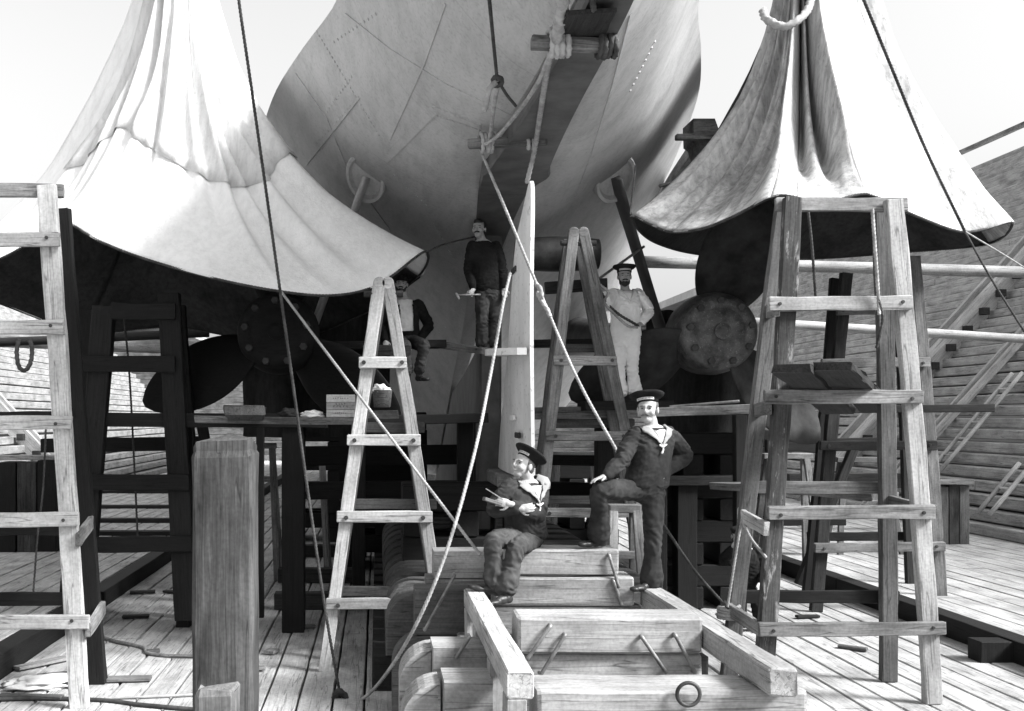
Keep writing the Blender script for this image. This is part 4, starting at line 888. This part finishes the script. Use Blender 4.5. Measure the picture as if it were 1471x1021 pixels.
def person(label, J, D0, look, hup, top='navy', legs='navy', hat='sailor', face=(), collar=None, boots='leather', handA=None, handB=None, jacket=None, sc=1.0, seed=1, bell=.085, bow=None, loose=1.0, tilt=(0, 0), group=None):
    P = {k: W(v[0], v[1], D0 + v[2]) for k, v in J.items()}
    root = thing('person', label, 'person', (P['pelvis'].x, P['pelvis'].y, min(P['toeA'].z, P['toeB'].z) - .03), group)
    lat = (P['shB'] - P['shA']).normalized(); up = (P['neck'] - P['pelvis']).normalized(); front = lat.cross(up).normalized(); hl = (P['hipB'] - P['hipA']).normalized()
    fw = Vector(look).normalized(); hu = Vector(hup); hu = (hu - fw * hu.dot(fw)).normalized(); hx = fw.cross(hu); HA = Matrix(((hx.x, fw.x, hu.x), (hx.y, fw.y, hu.y), (hx.z, fw.z, hu.z)))
    HC = P['head']; Hh = lambda v: HC + HA @ (Vector(v) * sc)
    # ---- body: one continuous surface
    bm = bmesh.new()
    for c, r in (((0, -.012, .034), (.075, .094, .084)), ((0, .022, -.018), (.061, .068, .084)), ((0, .044, -.080), (.040, .044, .034)), ((0, .097, -.018), (.0135, .020, .020)), ((0, .090, .006), (.010, .014, .028)), ((0, .074, .024), (.052, .022, .013)),
                 ((.040, .055, -.030), (.026, .028, .026)), ((-.040, .055, -.030), (.026, .028, .026)), ((0, .086, -.060), (.022, .013, .009)), ((.078, -.008, -.008), (.011, .021, .032)), ((-.078, -.008, -.008), (.011, .021, .032))):
        ell(bm, Hh(c), tuple(x * sc for x in r), HA)
    limb(bm, [(Hh((0, -.02, -.05)), .056), (P['neck'].lerp(Hh((0, -.02, -.05)), .4), .056), (P['neck'] - up * .06, .066)])
    spine = [P['neck'], P['chest'], P['pelvis']]
    def sp(t): 
        return crom(spine, 10)[min(20, int(round(t * 20)))]
    def torso(bm, secs, k=1.0):
        rings = []
        for t, a, b in secs:
            c = sp(max(0, min(1, t))) + (up * (-t) * .5 if t < 0 else Vector()) - (up * (t - 1) * .5 if t > 1 else Vector()); l = lat.lerp(hl, max(0, min(1, t))).normalized(); f = l.cross(up).normalized()
            rings.append([c + l * a * k * math.copysign(abs(math.cos(u)) ** .85, math.cos(u)) + f * b * k * math.copysign(abs(math.sin(u)) ** .85, math.sin(u)) for u in [2*math.pi*i/28 for i in range(28)]])
        loft(bm, rings)
    BODY = [(.0, .07, .065), (.05, .13, .08), (.12, .165, .095), (.35, .16, .108), (.62, .14, .10), (.85, .15, .105), (1.05, .155, .11)]
    torso(bm, BODY, .92)
    for s in 'AB':
        limb(bm, [(P['sh'+s], .044), (P['el'+s], .034), (P['wr'+s], .026)]); limb(bm, [(P['hip'+s], .064), (P['kn'+s], .042), (P['an'+s], .032)])
    for s, h in (('A', handA), ('B', handB)):
        d, pn, sd, cu = h or ((P['wr'+s] - P['el'+s]), front, 1 if s == 'A' else -1, .5); hand(bm, P['wr'+s], Vector(d), Vector(pn), sd, cu)
    me = remesh(bm, .0058, 3)
    ES = [Hh((.031, .088, .008)), Hh((-.031, .088, .008))]; MO = Hh((0, .10, -.066)); me.update()
    nr = [v.normal.copy() for v in me.vertices]
    for v, nv in zip(me.vertices, nr):
        for e in ES:
            d = (v.co - e).length
            if d < .030: v.co -= nv * .011 * (1 - d / .030)
        d = v.co - MO; dx = d.dot(hx)
        if abs(dx) < .026 and abs(d.dot(hu)) < .006 and d.length < .035: v.co -= nv * .006
    body = link('body', me, M['skin'], root)
    # ---- face pieces
    def piece(nm, items, mat, vox=.004, sm=2):
        b = bmesh.new()
        for c, r, *a in items: ell(b, Hh(c), tuple(x * sc for x in r), HA @ a[0] if a else HA)
        return link(nm, remesh(b, vox, sm), M[mat], root)
    rz = lambda a: Matrix.Rotation(a, 3, 'Y')
    for x in (-.031, .031): b = bmesh.new(); ell(b, Hh((x, .0735, .006)), (.0100, .0075, .0042), HA); link('eye', from_bm(b, True), M['eye'], root)
    hm_ = 'fair' if 'fair' in face else 'hair'
    piece('eyebrows', [((.032, .088, .026), (.019, .007, .0040), rz(.12)), ((-.032, .088, .026), (.019, .007, .0040), rz(-.12))], hm_, .003, 1)
    if 'moustache' in face: piece('moustache', [((.016, .096, -.046), (.022, .011, .009), rz(.35)), ((-.016, .096, -.046), (.022, .011, .009), rz(-.35))], hm_, .003, 1)
    if 'beard' in face: piece('beard', [((0, .050, -.088), (.047, .048, .036)), ((.05, .022, -.060), (.016, .034, .045)), ((-.05, .022, -.060), (.016, .034, .045)), ((0, .062, -.10), (.034, .038, .030))], 'hair')
    piece('hair', [((0, -.026, .036), (.081, .086, .086)), ((0, -.055, -.02), (.066, .045, .055)), ((.070, -.010, .028), (.012, .030, .034)), ((-.070, -.010, .028), (.012, .030, .034))] + ([((0, .03, .085), (.06, .055, .035))] if hat is None else []), hm_)
    # ---- hats
    if hat:
        TA = HA @ Matrix.Rotation(tilt[0], 3, 'X') @ Matrix.Rotation(tilt[1], 3, 'Y'); HT = lambda v: HC + TA @ (Vector(v) * sc)
    if hat == 'sailor':
        b = bmesh.new(); prof = [(.084, .098, .048), (.087, .101, .050), (.088, .102, .085), (.115, .128, .094), (.138, .150, .112), (.141, .153, .122), (.132, .144, .132), (.09, .10, .139), (.03, .03, .141)]
        loft(b, [[HT((a * math.cos(u), e * math.sin(u) - .012, z + .010 * math.sin(u) + .004 * noise.noise((math.cos(u) * 2, math.sin(u) * 2, z * 20)))) for u in [2*math.pi*i/36 for i in range(36)]] for a, e, z in prof])
        hc = link('sailor_cap', from_bm(b, True), M['black'], root); b = bmesh.new(); rg = []
        for i in range(17):
            u = math.pi / 2 + (i / 16 - .5) * 1.7; rg.append([HT((a * math.cos(u), e * math.sin(u) - .012, z + .010 * math.sin(u))) for a, e, z in ((.088, .102, .061), (.0905, .1045, .061), (.0905, .1045, .080), (.088, .102, .080))])
        loft(b, rg); link('cap_tally', from_bm(b), M['tally'], hc)
        b = bmesh.new()
        for i in range(12):       # dark letter strokes, too small to read
            u = math.pi / 2 + ((i + .5) / 12 - .5) * 1.5; p = HT((.0912 * math.cos(u), .1052 * math.sin(u) - .012, .0705 + .010 * math.sin(u))); q = Matrix.Rotation(u, 3, 'Z'); box(b, p, (.003, .004, .011), 0, TA @ q)
        link('tally_letters', from_bm(b), M['black'], hc)
    if hat == 'flat':
        b = bmesh.new(); ell(b, HT((0, -.015, .080)), (.098, .118, .040), TA); ell(b, HT((0, .020, .066)), (.086, .090, .026), TA); ell(b, HT((0, .105, .052)), (.062, .038, .007), TA @ Matrix.Rotation(-.3, 3, 'X')); ell(b, HT((0, -.01, .050)), (.083, .098, .03), TA)
        me = remesh(b, .006, 3); wrinkle(me, .004, 25, seed); link('flat_cap', me, M['black'], root)
    # ---- upper garment
    b = bmesh.new(); L = loose
    torso(b, [(.04, .10, .080), (.085, .155, .098), (.15, .190 if not jacket else .15, .112), (.35, .186 * L, .130 * L), (.62, .172 * L, .126 * L), (.85, .182 * L, .134 * L), (.98, .186 * L, .136 * L), (1.06, .165, .122)])
    for s in ('' if jacket else 'AB'):
        limb(b, [(P['sh'+s] - up * .01 + (P['sh'+s] - P['neck']).normalized() * -.02, .070), (P['sh'+s].lerp(P['el'+s], .5), .068 * L), (P['el'+s], .062 * L), (P['el'+s].lerp(P['wr'+s], .5), .060 * L), (P['wr'+s].lerp(P['el'+s], .12), .047)])
    nz = lambda v: v.normalized()
    CR = [(P['elA'], nz(P['wrA'] - P['shA'])), (P['elB'], nz(P['wrB'] - P['shB'])), (P['pelvis'] + up * .12, up), (P['shA'] - up * .09 + lat * .05, nz(up + lat * .8)), (P['shB'] - up * .09 - lat * .05, nz(up - lat * .8)), (P['chest'] - up * .04, nz(up + lat * .4))]
    me = remesh(b, .0085, 4); jt = [P['elA'], P['elB'], P['pelvis'], P['shA'], P['shB']]
    wrinkle(me, .013, 14, seed, jt, .15, (1, 1, 1.8), CR); upper = link('jumper' if not jacket else 'shirt', me, M[top], root)
    if jacket:
        b = bmesh.new(); torso(b, [(.03, .105, .088), (.085, .165, .108), (.15, .200, .126), (.35, .202, .146), (.62, .196, .146), (.9, .20, .152), (1.12, .19, .15)])
        for s in 'AB': limb(b, [(P['sh'+s], .078), (P['sh'+s].lerp(P['el'+s], .5), .074), (P['el'+s], .068), (P['el'+s].lerp(P['wr'+s], .5), .062), (P['wr'+s].lerp(P['el'+s], .08), .052)])
        mj = remesh(b, .0095, 5); wrinkle(mj, .014, 11, seed + 3, jt, .16, (1, 1, 1.6), CR)
        b = bmesh.new(); b.from_mesh(mj); kill = []
        for v in b.verts:
            q = v.co - P['neck']; f, l, u_ = q.dot(front), q.dot(lat), q.dot(up)
            if f > .02 and abs(l) < jacket * (1.0 if u_ < -.1 else 1.15) and u_ > -.46: kill.append(v)
            elif f > -.02 and u_ > -.07 and abs(l) < .09: kill.append(v)
        bmesh.ops.delete(b, geom=kill, context='VERTS'); mj2 = from_bm(b, True); oj = link('jacket', mj2, M['black'], root); s_ = oj.modifiers.new('thickness', 'SOLIDIFY'); s_.thickness = .008
    # ---- trousers
    b = bmesh.new()
    hipc = (P['hipA'] + P['hipB']) / 2; ell(b, hipc + up * .03, (.172, .125, .12), Matrix(((hl.x, front.x, up.x), (hl.y, front.y, up.y), (hl.z, front.z, up.z)))); limb(b, [(P['pelvis'] + up * .10, .125), (hipc, .13)])
    for s in 'AB':
        limb(b, [(P['hip'+s], .100), (P['hip'+s].lerp(P['kn'+s], .5), .092), (P['kn'+s], .074), (P['kn'+s].lerp(P['an'+s], .45), .072), (P['an'+s].lerp(P['kn'+s], .06), bell)])
    me = remesh(b, .0095, 5); wrinkle(me, .013, 13, seed + 7, [P['knA'], P['knB'], P['hipA'], P['hipB'], P['anA'], P['anB']], .15, (1, 1, 1.5), [(P['knA'], nz(P['anA'] - P['hipA'])), (P['knB'], nz(P['anB'] - P['hipB'])), (P['hipA'], nz(P['knA'] - P['hipA'] + up * .2)), (P['hipB'], nz(P['knB'] - P['hipB'] + up * .2)), (P['anA'].lerp(P['knA'], .15), nz(P['anA'] - P['knA'])), (P['anB'].lerp(P['knB'], .15), nz(P['anB'] - P['knB'])), (P['knA'].lerp(P['hipA'], .4), nz(P['knA'] - P['hipA'] + lat * .15)), (P['knB'].lerp(P['hipB'], .4), nz(P['knB'] - P['hipB'] - lat * .15))]); link('trousers', me, M[legs], root)
    # ---- shoes
    for s in 'AB':
        a, to = P['an'+s], P['toe'+s]; h = (P['heel'+s] if 'heel'+s in P else Vector((a.x, a.y, to.z)) + (Vector((a.x, a.y, 0)) - Vector((to.x, to.y, 0))).normalized() * .05); d = (to - h).normalized()
        if (to - h).length < .25: to = h + d * .25
        s2 = d.cross(Vector((0, 0, 1))).normalized(); n2 = s2.cross(d); AX = Matrix(((s2.x, d.x, n2.x), (s2.y, d.y, n2.y), (s2.z, d.z, n2.z))); b = bmesh.new()
        for f, r, z in ((.08, (.036, .045, .038), .012), (.35, (.036, .07, .040), .012), (.68, (.046, .075, .030), .0), (.9, (.042, .045, .024), -.004)): ell(b, h.lerp(to, f) + n2 * z, r, AX)
        limb(b, [(h.lerp(to, .15) + n2 * .02, .040), (a, .042)]); link('shoe', remesh(b, .007, 3), M[boots], root)
    # ---- sailor collar snapped onto the jumper
    if collar:
        bb = bmesh.new(); bb.from_mesh(upper.data); bv = BVHTree.FromBMesh(bb); bb.free(); loc = P['neck']; off = Vector()
        Cc = crom([loc - up * .17 + front * .16, loc - up * .075 + front * .10 - lat * .055, loc - lat * .095 + up * .005, loc - lat * .08 - front * .085 + up * .03, loc - front * .11 + up * .035, loc + lat * .08 - front * .085 + up * .03, loc + lat * .095 + up * .005, loc - up * .075 + front * .10 + lat * .055, loc - up * .17 + front * .16], 8)
        rings = []; n = len(Cc)
        for i, p in enumerate(Cc):
            t = i / (n - 1); e = min(t, 1 - t) * 2; out = (p - loc); out = (out - up * out.dot(up)).normalized(); wd = .022 + .062 * min(1, e * 2.2) + (.06 if e > .7 else 0); row = []
            for k in range(6):
                q = p + (out * .75 - up * .55).normalized() * wd * k / 5
                hit = bv.find_nearest(q - off); r0 = hit[0] + off + hit[1] * (.012 + .004 * k / 5); row.append((r0, hit[1]))
            rings.append([a for a, _ in row] + [a + c_ * .007 for a, c_ in reversed(row)])
        b = bmesh.new(); loft(b, rings); bmesh.ops.recalc_face_normals(b, faces=b.faces); link('sailor_collar', from_bm(b, True), M[collar], root)
        b = bmesh.new(); rings = []
        for k in range(7):       # the shirt showing in the V of the jumper
            t = k / 6; cc = loc - up * (.025 + .135 * t) + front * .13; w2 = .062 * (1 - t) + .004; row = []
            for s_ in (-1, -.5, 0, .5, 1):
                hit = bv.find_nearest(cc + lat * w2 * s_); row.append(hit[0] + hit[1] * .006)
            rings.append(row)
        loft(b, rings, closed=False, caps=False); ov = link('shirt_front', from_bm(b, True), M['skin' if bow else 'duck'], root); s_ = ov.modifiers.new('thickness', 'SOLIDIFY'); s_.thickness = .006
    if bow:
        c = P['neck'] - up * .19 + front * .13; hit = BVHTree.FromPolygons([v.co for v in upper.data.vertices], [p.vertices for p in upper.data.polygons]).find_nearest(c); c = hit[0] + front * .016; b = bmesh.new(); AX = Matrix(((lat.x, front.x, up.x), (lat.y, front.y, up.y), (lat.z, front.z, up.z)))
        ell(b, c, (.014, .014, .014), AX); ell(b, c + lat * .022 + up * .008, (.022, .008, .009), AX @ Matrix.Rotation(-.5, 3, 'Y')); ell(b, c - lat * .022 + up * .006, (.022, .008, .009), AX @ Matrix.Rotation(.5, 3, 'Y')); limb(b, [(c, .007), (c - up * .03 + lat * .005, .008), (c - up * .055 - lat * .003, .010)]); link('neck_bow', remesh(b, .004, 1), M[bow], root)
    return root, P, dict(lat=lat, up=up, front=front)

# standing sailor, one boot on the timber stack
person('standing sailor in dark uniform with a moustache, one boot up on the timber stack', dict(head=(930.5, 588, 0), neck=(937, 610, .03), shA=(910, 625, -.05), shB=(963, 623, .09), chest=(935, 652, 0), pelvis=(928, 697, .03), elA=(893, 661, -.14), elB=(984, 655, .16), wrA=(870, 685, -.22), wrB=(953, 680, .0),
    hipA=(916, 703, 0), hipB=(939, 703, .05), knA=(862, 704, -.20), knB=(938, 772, -.02), anA=(860, 770, .06), anB=(936, 836, .0), toeA=(838, 781, .0), toeB=(908, 845.5, -.16), heelA=(868, 781, .08), heelB=(942, 843, .02)), 9.05,
    (-.42, -.90, .02), (0, 0, 1), face=('moustache', 'fair'), collar='jean', bow='linen', sc=1.07, seed=2, bell=.10, loose=1.08, tilt=(.10, .12), handA=((-.9, -.3, -.15), (0.1, -.1, -1), 1, .35), handB=((-.75, -.45, -.1), (0, .3, -1), 1, .8))
# seated young sailor
person('young seated sailor with tilted cap and crossed arms, looking up to the left', dict(head=(752, 668, 0), neck=(759, 688, .04), shA=(731, 697, -.06), shB=(779, 694, .10), chest=(753, 727, .02), pelvis=(757, 766, .10), elA=(710, 731, -.12), elB=(772, 740, -.02), wrA=(745, 731, -.22), wrB=(734, 724, -.24),
    hipA=(746, 770, .06), hipB=(766, 772, .14), knA=(708, 777, -.26), knB=(742, 788, -.26), anA=(711, 834, -.24), anB=(727, 845, -.30), toeA=(682, 843, -.26), toeB=(706, 866, -.42), heelA=(716, 853, -.26), heelB=(733, 862, -.32)), 9.08,
    (-.78, -.55, .24), (.22, .05, 1), face=('fair',), legs='navy2', collar='jean', bow='linen', sc=1.05, seed=5, bell=.098, loose=1.08, tilt=(.30, -.05), handA=((1, -.1, .12), (0, 1, .1), -1, .5), handB=((-1, -.1, .22), (0, 1, -.2), 1, .7))
# sailor in white
person('sailor in white work clothes and dark cap, standing on the staging, holding coiled rope', dict(head=(897, 397, 0), neck=(898, 416, .03), shA=(879, 421, -.02), shB=(918, 421, .04), chest=(898, 448, .0), pelvis=(899, 482, .03), elA=(872, 439, -.22), elB=(932, 446, .10), wrA=(866, 417, -.43), wrB=(921, 465, -.06),
    hipA=(890, 487, .02), hipB=(909, 487, .02), knA=(889, 527, -.02), knB=(908, 526, -.01), anA=(891, 564, .04), anB=(912, 562, .06), toeA=(885, 573, -.16), toeB=(912, 571, -.14)), 13.4,
    (-.12, -1, -.02), (0, 0, 1), top='duck', legs='duck', sc=1.06, face=('moustache', 'beard'), collar='duck', seed=8, bell=.092, loose=1.06, handA=((-.8, -.35, .35), (-.3, .6, -.4), 1, .8), handB=((-.9, -.4, -.1), (0, .3, -1), 1, .8))
# workman standing in the shade
person('bareheaded workman in dark clothes standing in the shade behind the rudder with a hammer', dict(head=(688, 329, 0), neck=(692, 344, .03), shA=(677, 353, -.05), shB=(714, 353, .05), chest=(696, 378, 0), pelvis=(701, 416, .02), elA=(673, 386, .02), elB=(722, 388, .0), wrA=(680, 416, -.13), wrB=(724, 414, -.06),
    hipA=(693, 421, 0), hipB=(711, 421, .03), knA=(692, 459, -.03), knB=(711, 459, .02), anA=(692, 493, .02), anB=(710, 493, .06), toeA=(686, 501, -.16), toeB=(708, 501, -.12)), 13.75,
    (-.35, -.93, 0), (0, 0, 1), top='black', legs='trouser', hat=None, sc=1.08, face=('moustache',), seed=11, handA=((-.3, -.6, -.4), (-.4, .3, 0), 1, 1.2))
# seated workman
person('seated workman in flat cap, open dark jacket and white shirt beside the pale ladder trestle', dict(head=(577, 408, 0), neck=(580, 427, .03), shA=(562, 439, -.02), shB=(601, 438, .04), chest=(581, 462, -.02), pelvis=(582, 488, .05), elA=(546, 466, .0), elB=(616, 467, .06), wrA=(553, 489, -.20), wrB=(604, 487, -.12),
    hipA=(573, 490, .0), hipB=(592, 490, .0), knA=(582, 498, -.42), knB=(609, 497, -.40), anA=(585, 535, -.36), anB=(602, 533, -.36), toeA=(578, 545, -.56), toeB=(614, 544, -.52)), 14.15,
    (-.12, -1, -.02), (.05, 0, 1), top='linen', legs='trouser', hat='flat', face=('moustache', 'beard'), jacket=.085, seed=14, bell=.07, handA=((.15, -.5, -.8), (0, .5, -.5), 1, .3))
# stooping man behind the right trestle
person('man in dark coat stooping on the dock floor behind the right trestle', dict(head=(1061, 770, -.05), neck=(1067, 784, .06), shA=(1050, 792, .0), shB=(1090, 793, .06), chest=(1072, 812, .10), pelvis=(1074, 838, .18), elA=(1040, 806, .0), elB=(1102, 818, .05), wrA=(1053, 786, -.14), wrB=(1092, 838, -.1),
    hipA=(1066, 843, .15), hipB=(1084, 843, .15), knA=(1056, 868, -.15), knB=(1088, 868, -.1), anA=(1054, 902, .05), anB=(1092, 902, .1), toeA=(1042, 907, -.16), toeB=(1088, 907, -.1)), 12.7,
    (-.3, -1, -.1), (0, 0, 1), top='black', legs='black', hat='flat', face=('moustache',), seed=17, bell=.07)
# things held
t = thing('hammer', 'hammer with thin handle held out by the workman in the shade', 'hammer', W(668, 424, 13.5)); log('handle', W(657, 424, 13.52), W(690, 423, 13.58), .013, .013, 'steel', t)
timber('head', W(655, 421, 13.52), W(660, 430, 13.5), .03, .03, 'steel', t, ch=.004)
t = thing('carving', 'small flat piece of wood with a knife held by the young seated sailor', 'carving', W(708, 718, 8.75)); timber('wood_piece', W(695, 716, 8.74), W(719, 724, 8.8), .05, .03, 'mid', t, ch=.004); timber('knife', W(698, 702, 8.76), W(722, 717, 8.80), .009, .009, 'steel', t, ch=.002)

# ================================================================== ROPES
G = 'ropes in the rigging'
rope('hoist_rope', [W(340, -40, 8.9), W(343, 0, 8.9), W(366, 160, 9.0), W(402, 415, 9.3), W(440, 690, 9.5), W(468, 880, 9.6), W(489, 1000, 9.75)], .0125, 'rope_dark', 'long dark rope hanging in front of the white tarpaulin down to the floor')
rope('knot', [W(481, 1000, 9.72), W(488, 993, 9.66), W(497, 1003, 9.72), W(489, 1012, 9.75), W(480, 1004, 9.72), W(490, 996, 9.7)], .03, 'rope_dark', 'dark knot at the bottom end of the long dark rope', 'knot')
rope('guy_rope', [W(404, 419, 11.42), W(690, 797, 9.05)], .013, 'rope', 'straight pale guy rope from the tarpaulin hem down to the seated sailor', sag=.01)
rope('stay_rope', [W(693, 222, 10.55), W(726, 300, 10.35), W(776, 420, 10.1), W(830, 545, 9.7), W(893, 660, 9.35)], .0135, 'rope', 'pale rope running from the lower bar across the rudder to the standing sailor')
rope('knot', [W(770, 408, 10.06), W(776, 414, 10.02), W(778, 428, 10.02), W(772, 420, 10.08), W(779, 434, 10.02), W(786, 444, 10.0), W(790, 455, 9.98)], .02, 'rope', 'pale whipping knot on the rope crossing the rudder', 'knot')
rope('rudder_rope', [W(812, -30, 6.4), W(806, 30, 7.2), W(800, 62, 7.42), W(789, 85, 7.86), W(775, 170, 9.42), W(768, 215, 10.3), W(757, 262, 10.62)], .022, 'rope', 'stout pale rope holding up the top of the white rudder')
rope('staging_rope', [W(817, -40, 6.4), W(806, 20, 7.05), W(800, 55, 7.4)], .040, 'rope', 'thick twisted rope holding the upper bar under the stern')
rope('drop_rope', [W(733, 392, 10.3), W(722, 440, 10.1), W(706, 530, 10.0), W(684, 640, 9.4), W(651, 762, 8.95), W(616, 858, 8.85), W(576, 936, 9.0), W(534, 993, 9.55), W(496, 1018, 9.68)], .0145, 'rope', 'thick pale rope falling from the rudder down past the ladder trestle to the floor')
rope('loop_rope', [W(692, 210, 10.4), W(715, 195, 10.0), W(745, 160, 9.2), W(772, 120, 8.44), W(786, 88, 7.91)], .016, 'rope', 'slack curved rope between the two bars under the stern')
def lash(label, x, y, D, n, r, R, axis=(1, 0, 0), mat='rope'):
    c = W(x, y, D); ax = Vector(axis).normalized(); u = ax.orthogonal().normalized(); v = ax.cross(u); j_ = RND.uniform(0, 9); P = [c + ax * ((k / 14 - n / 2) * r * 1.7 + r * 1.6 * noise.noise((j_, k * .11, 0))) + (u * math.cos(k * 2*math.pi/14) + v * math.sin(k * 2*math.pi/14)) * R * (1 + .22 * noise.noise((j_, k * .16, 5))) for k in range(n * 14 + 1)]
    return tag(link('lashing', from_bm(rope_bm(P, r, curved=False), True), M[mat]), label, 'lashing', 'rope lashings')
lash('rope lashing on the left end of the lower bar', 700, 205, 10.4, 4, .02, .085); lash('rope lashing on the right end of the lower bar', 764, 201, 10.23, 3, .018, .08)
lash('thick rope lashing left on the upper bar', 802, 61, 7.5, 4, .022, .085); lash('dark rope lashing right on the upper bar', 870, 64, 7.5, 4, .02, .08, mat='rope_dark')
rope('hanging_rope', [W(701, -20, 7.2), W(706, 30, 7.8), W(714, 112, 8.6)], .013, 'rope_dark', 'dark rope hanging in front of the grey hull, ending in a knot')
rope('knot', [W(708, 116, 8.6), W(714, 110, 8.57), W(721, 117, 8.6), W(713, 123, 8.63), W(709, 114, 8.6), W(718, 112, 8.57)], .022, 'rope_dark', 'dark knot in front of the grey hull', 'knot')
rope('tail_rope', [W(712, 118, 8.58), W(703, 128, 8.56), W(699, 148, 8.6), W(695, 160, 8.6)], .022, 'rope', 'short frayed pale rope tail below the dark knot')
rope('bridle_rope', [W(716, 120, 8.62), W(710, 150, 9.2), W(704, 200, 10.3)], .017, 'rope', 'pale rope from the dark knot down to the lower bar')
rope('bridle_rope', [W(717, 118, 8.62), W(728, 136, 8.8), W(741, 152, 9.1)], .012, 'rope_dark', 'thin dark rope from the knot right to the keel edge')
rope('board_rope', [W(849, -15, 6.6), W(853, 14, 6.85)], .018, 'rope_dark', 'dark rope end holding the sloping board at the top')
rope('seam_rope', [W(1228, -30, 9.9), W(1241, 0, 10.0), W(1280, 95, 10.4), W(1330, 215, 10.95), W(1386, 332, 11.5)], .014, 'rope_dark', 'dark rope running down the white side of the stained tarpaulin')
rope('guy_rope', [W(1386, 332, 11.5), W(1425, 402, 11.0), W(1490, 505, 10.4)], .010, 'rope_dark', 'thin dark guy rope from the right tarpaulin to the edge of the photo')
rope('guy_rope', [W(1386, 332, 11.55), W(1465, 380, 13), W(1540, 430, 15)], .008, 'rope', 'faint thin guy line going right from the tarpaulin corner')
rope('coil_rope', [W(1096, 15, 12.2), W(1101, 27, 12.0), W(1125, 38, 11.9), W(1145, 30, 11.9), W(1160, 14, 12.0), W(1166, -6, 12.2)], .042, 'rope', 'thick twisted rope slung round the top of the stained tarpaulin')
rope('tie_rope', [W(1253, 300, 9.3), W(1258, 370, 9.3), W(1262, 430, 9.36), W(1263, 452, 9.34)], .014, 'rope', 'pale rope hanging from the top rung of the right trestle'); rope('tie_rope', [W(1160, 296, 9.9), W(1166, 350, 9.9), W(1172, 430, 9.9)], .012, 'rope_dark', 'dark rope hanging inside the top of the right trestle')
rope('tie_rope', [W(1262, 430, 9.36), W(1268, 455, 9.34), W(1264, 480, 9.34), W(1259, 500, 9.36)], .012, 'rope_dark', 'loose dark rope end on the second rung of the right trestle')
rope('line', [W(952, 752, 9.9), W(1000, 822, 10.1), W(1052, 880, 10.2)], .013, 'rope_dark', 'dark line from behind the standing sailor to the right trestle foot')
rope('tie_rope', [W(1066, 745, 10.2), W(1058, 790, 10.15), W(1045, 872, 10.15)], .012, 'rope', 'pale line hanging down the left legs of the right trestle'); rope('tie_rope', [W(1066, 748, 10.2), W(1080, 775, 9.9), W(1100, 800, 9.4)], .012, 'rope', 'slack pale line across the left legs of the right trestle')
lash('rope lashing at the lower left corner of the right trestle', 1047, 880, 10.28, 5, .016, .10, (0.1, 0, 1))
rope('rope_loop', [W(27, 487, 9.25), W(24, 505, 9.22), W(27, 526, 9.22), W(36, 532, 9.22), (W(44, 520, 9.22)), W(46, 500, 9.22), W(42, 487, 9.25)], .018, 'rope_dark', 'rope loop hanging under the rung of the left edge trestle')
rope('line', [W(66, 612, 10.0), W(62, 700, 10.0), W(54, 770, 10.0), W(48, 850, 10.0)], .009, 'rope_dark', 'thin line hanging behind the left edge trestle'); rope('line', [W(178, 455, 12.9), W(186, 540, 12.9), W(194, 690, 12.9), W(198, 778, 12.9)], .012, 'rope_dark', 'thin dark line hanging between the legs of the black trestle')
rope('line', [W(800, 455, 9.9), W(815, 470, 9.9)], .004, 'rope', 'tiny loose strand on the rope crossing the rudder') if False else None
rope('held_rope', [W(860, 411, 12.88), W(866, 424, 12.95), W(874, 438, 13.1), W(890, 452, 13.12), W(905, 461, 13.15), W(917, 468, 13.2)], .016, 'rope_dark', 'doubled rope held across the body of the sailor in white, upper strand'); rope('held_rope', [W(862, 409, 12.88), W(874, 420, 12.95), W(868, 434, 13.0), W(884, 452, 13.1), W(902, 468, 13.15), W(916, 470, 13.2)], .016, 'rope', 'doubled rope held across the body of the sailor in white, lower strand')
rope('line', [W(612, 362, 12.6), W(640, 350, 13.2), W(690, 338, 14.0)], .010, 'rope_dark', 'thin dark line from the corner of the white tarpaulin to the standing workman')
rope('guy_rope', [W(85, 320, 12.4), W(120, 290, 12.9), W(165, 250, 14.0)], .006, 'rope', 'faint thin line at the left corner of the white tarpaulin')
rope('line', [W(913, 238, 13.4), W(909, 275, 13.2), W(905, 308, 12.85)], .010, 'rope_dark', 'thin dark line down to the left corner of the stained tarpaulin')
rope('apex_rope', [W(262, 300, 13.8) * 1.0 + Vector((0, 0, 13.0 - W(262, 300, 13.8).z - .2)), Vector((W(262, 300, 13.8).x, 13.8, 17))], .03, 'rope', 'hoisting rope above the white tarpaulin'); rope('apex_rope', [Vector((W(1150, 300, 13.3).x, 13.3, 12.8)), Vector((W(1150, 300, 13.3).x, 13.3, 17))], .03, 'rope', 'hoisting rope above the stained tarpaulin')
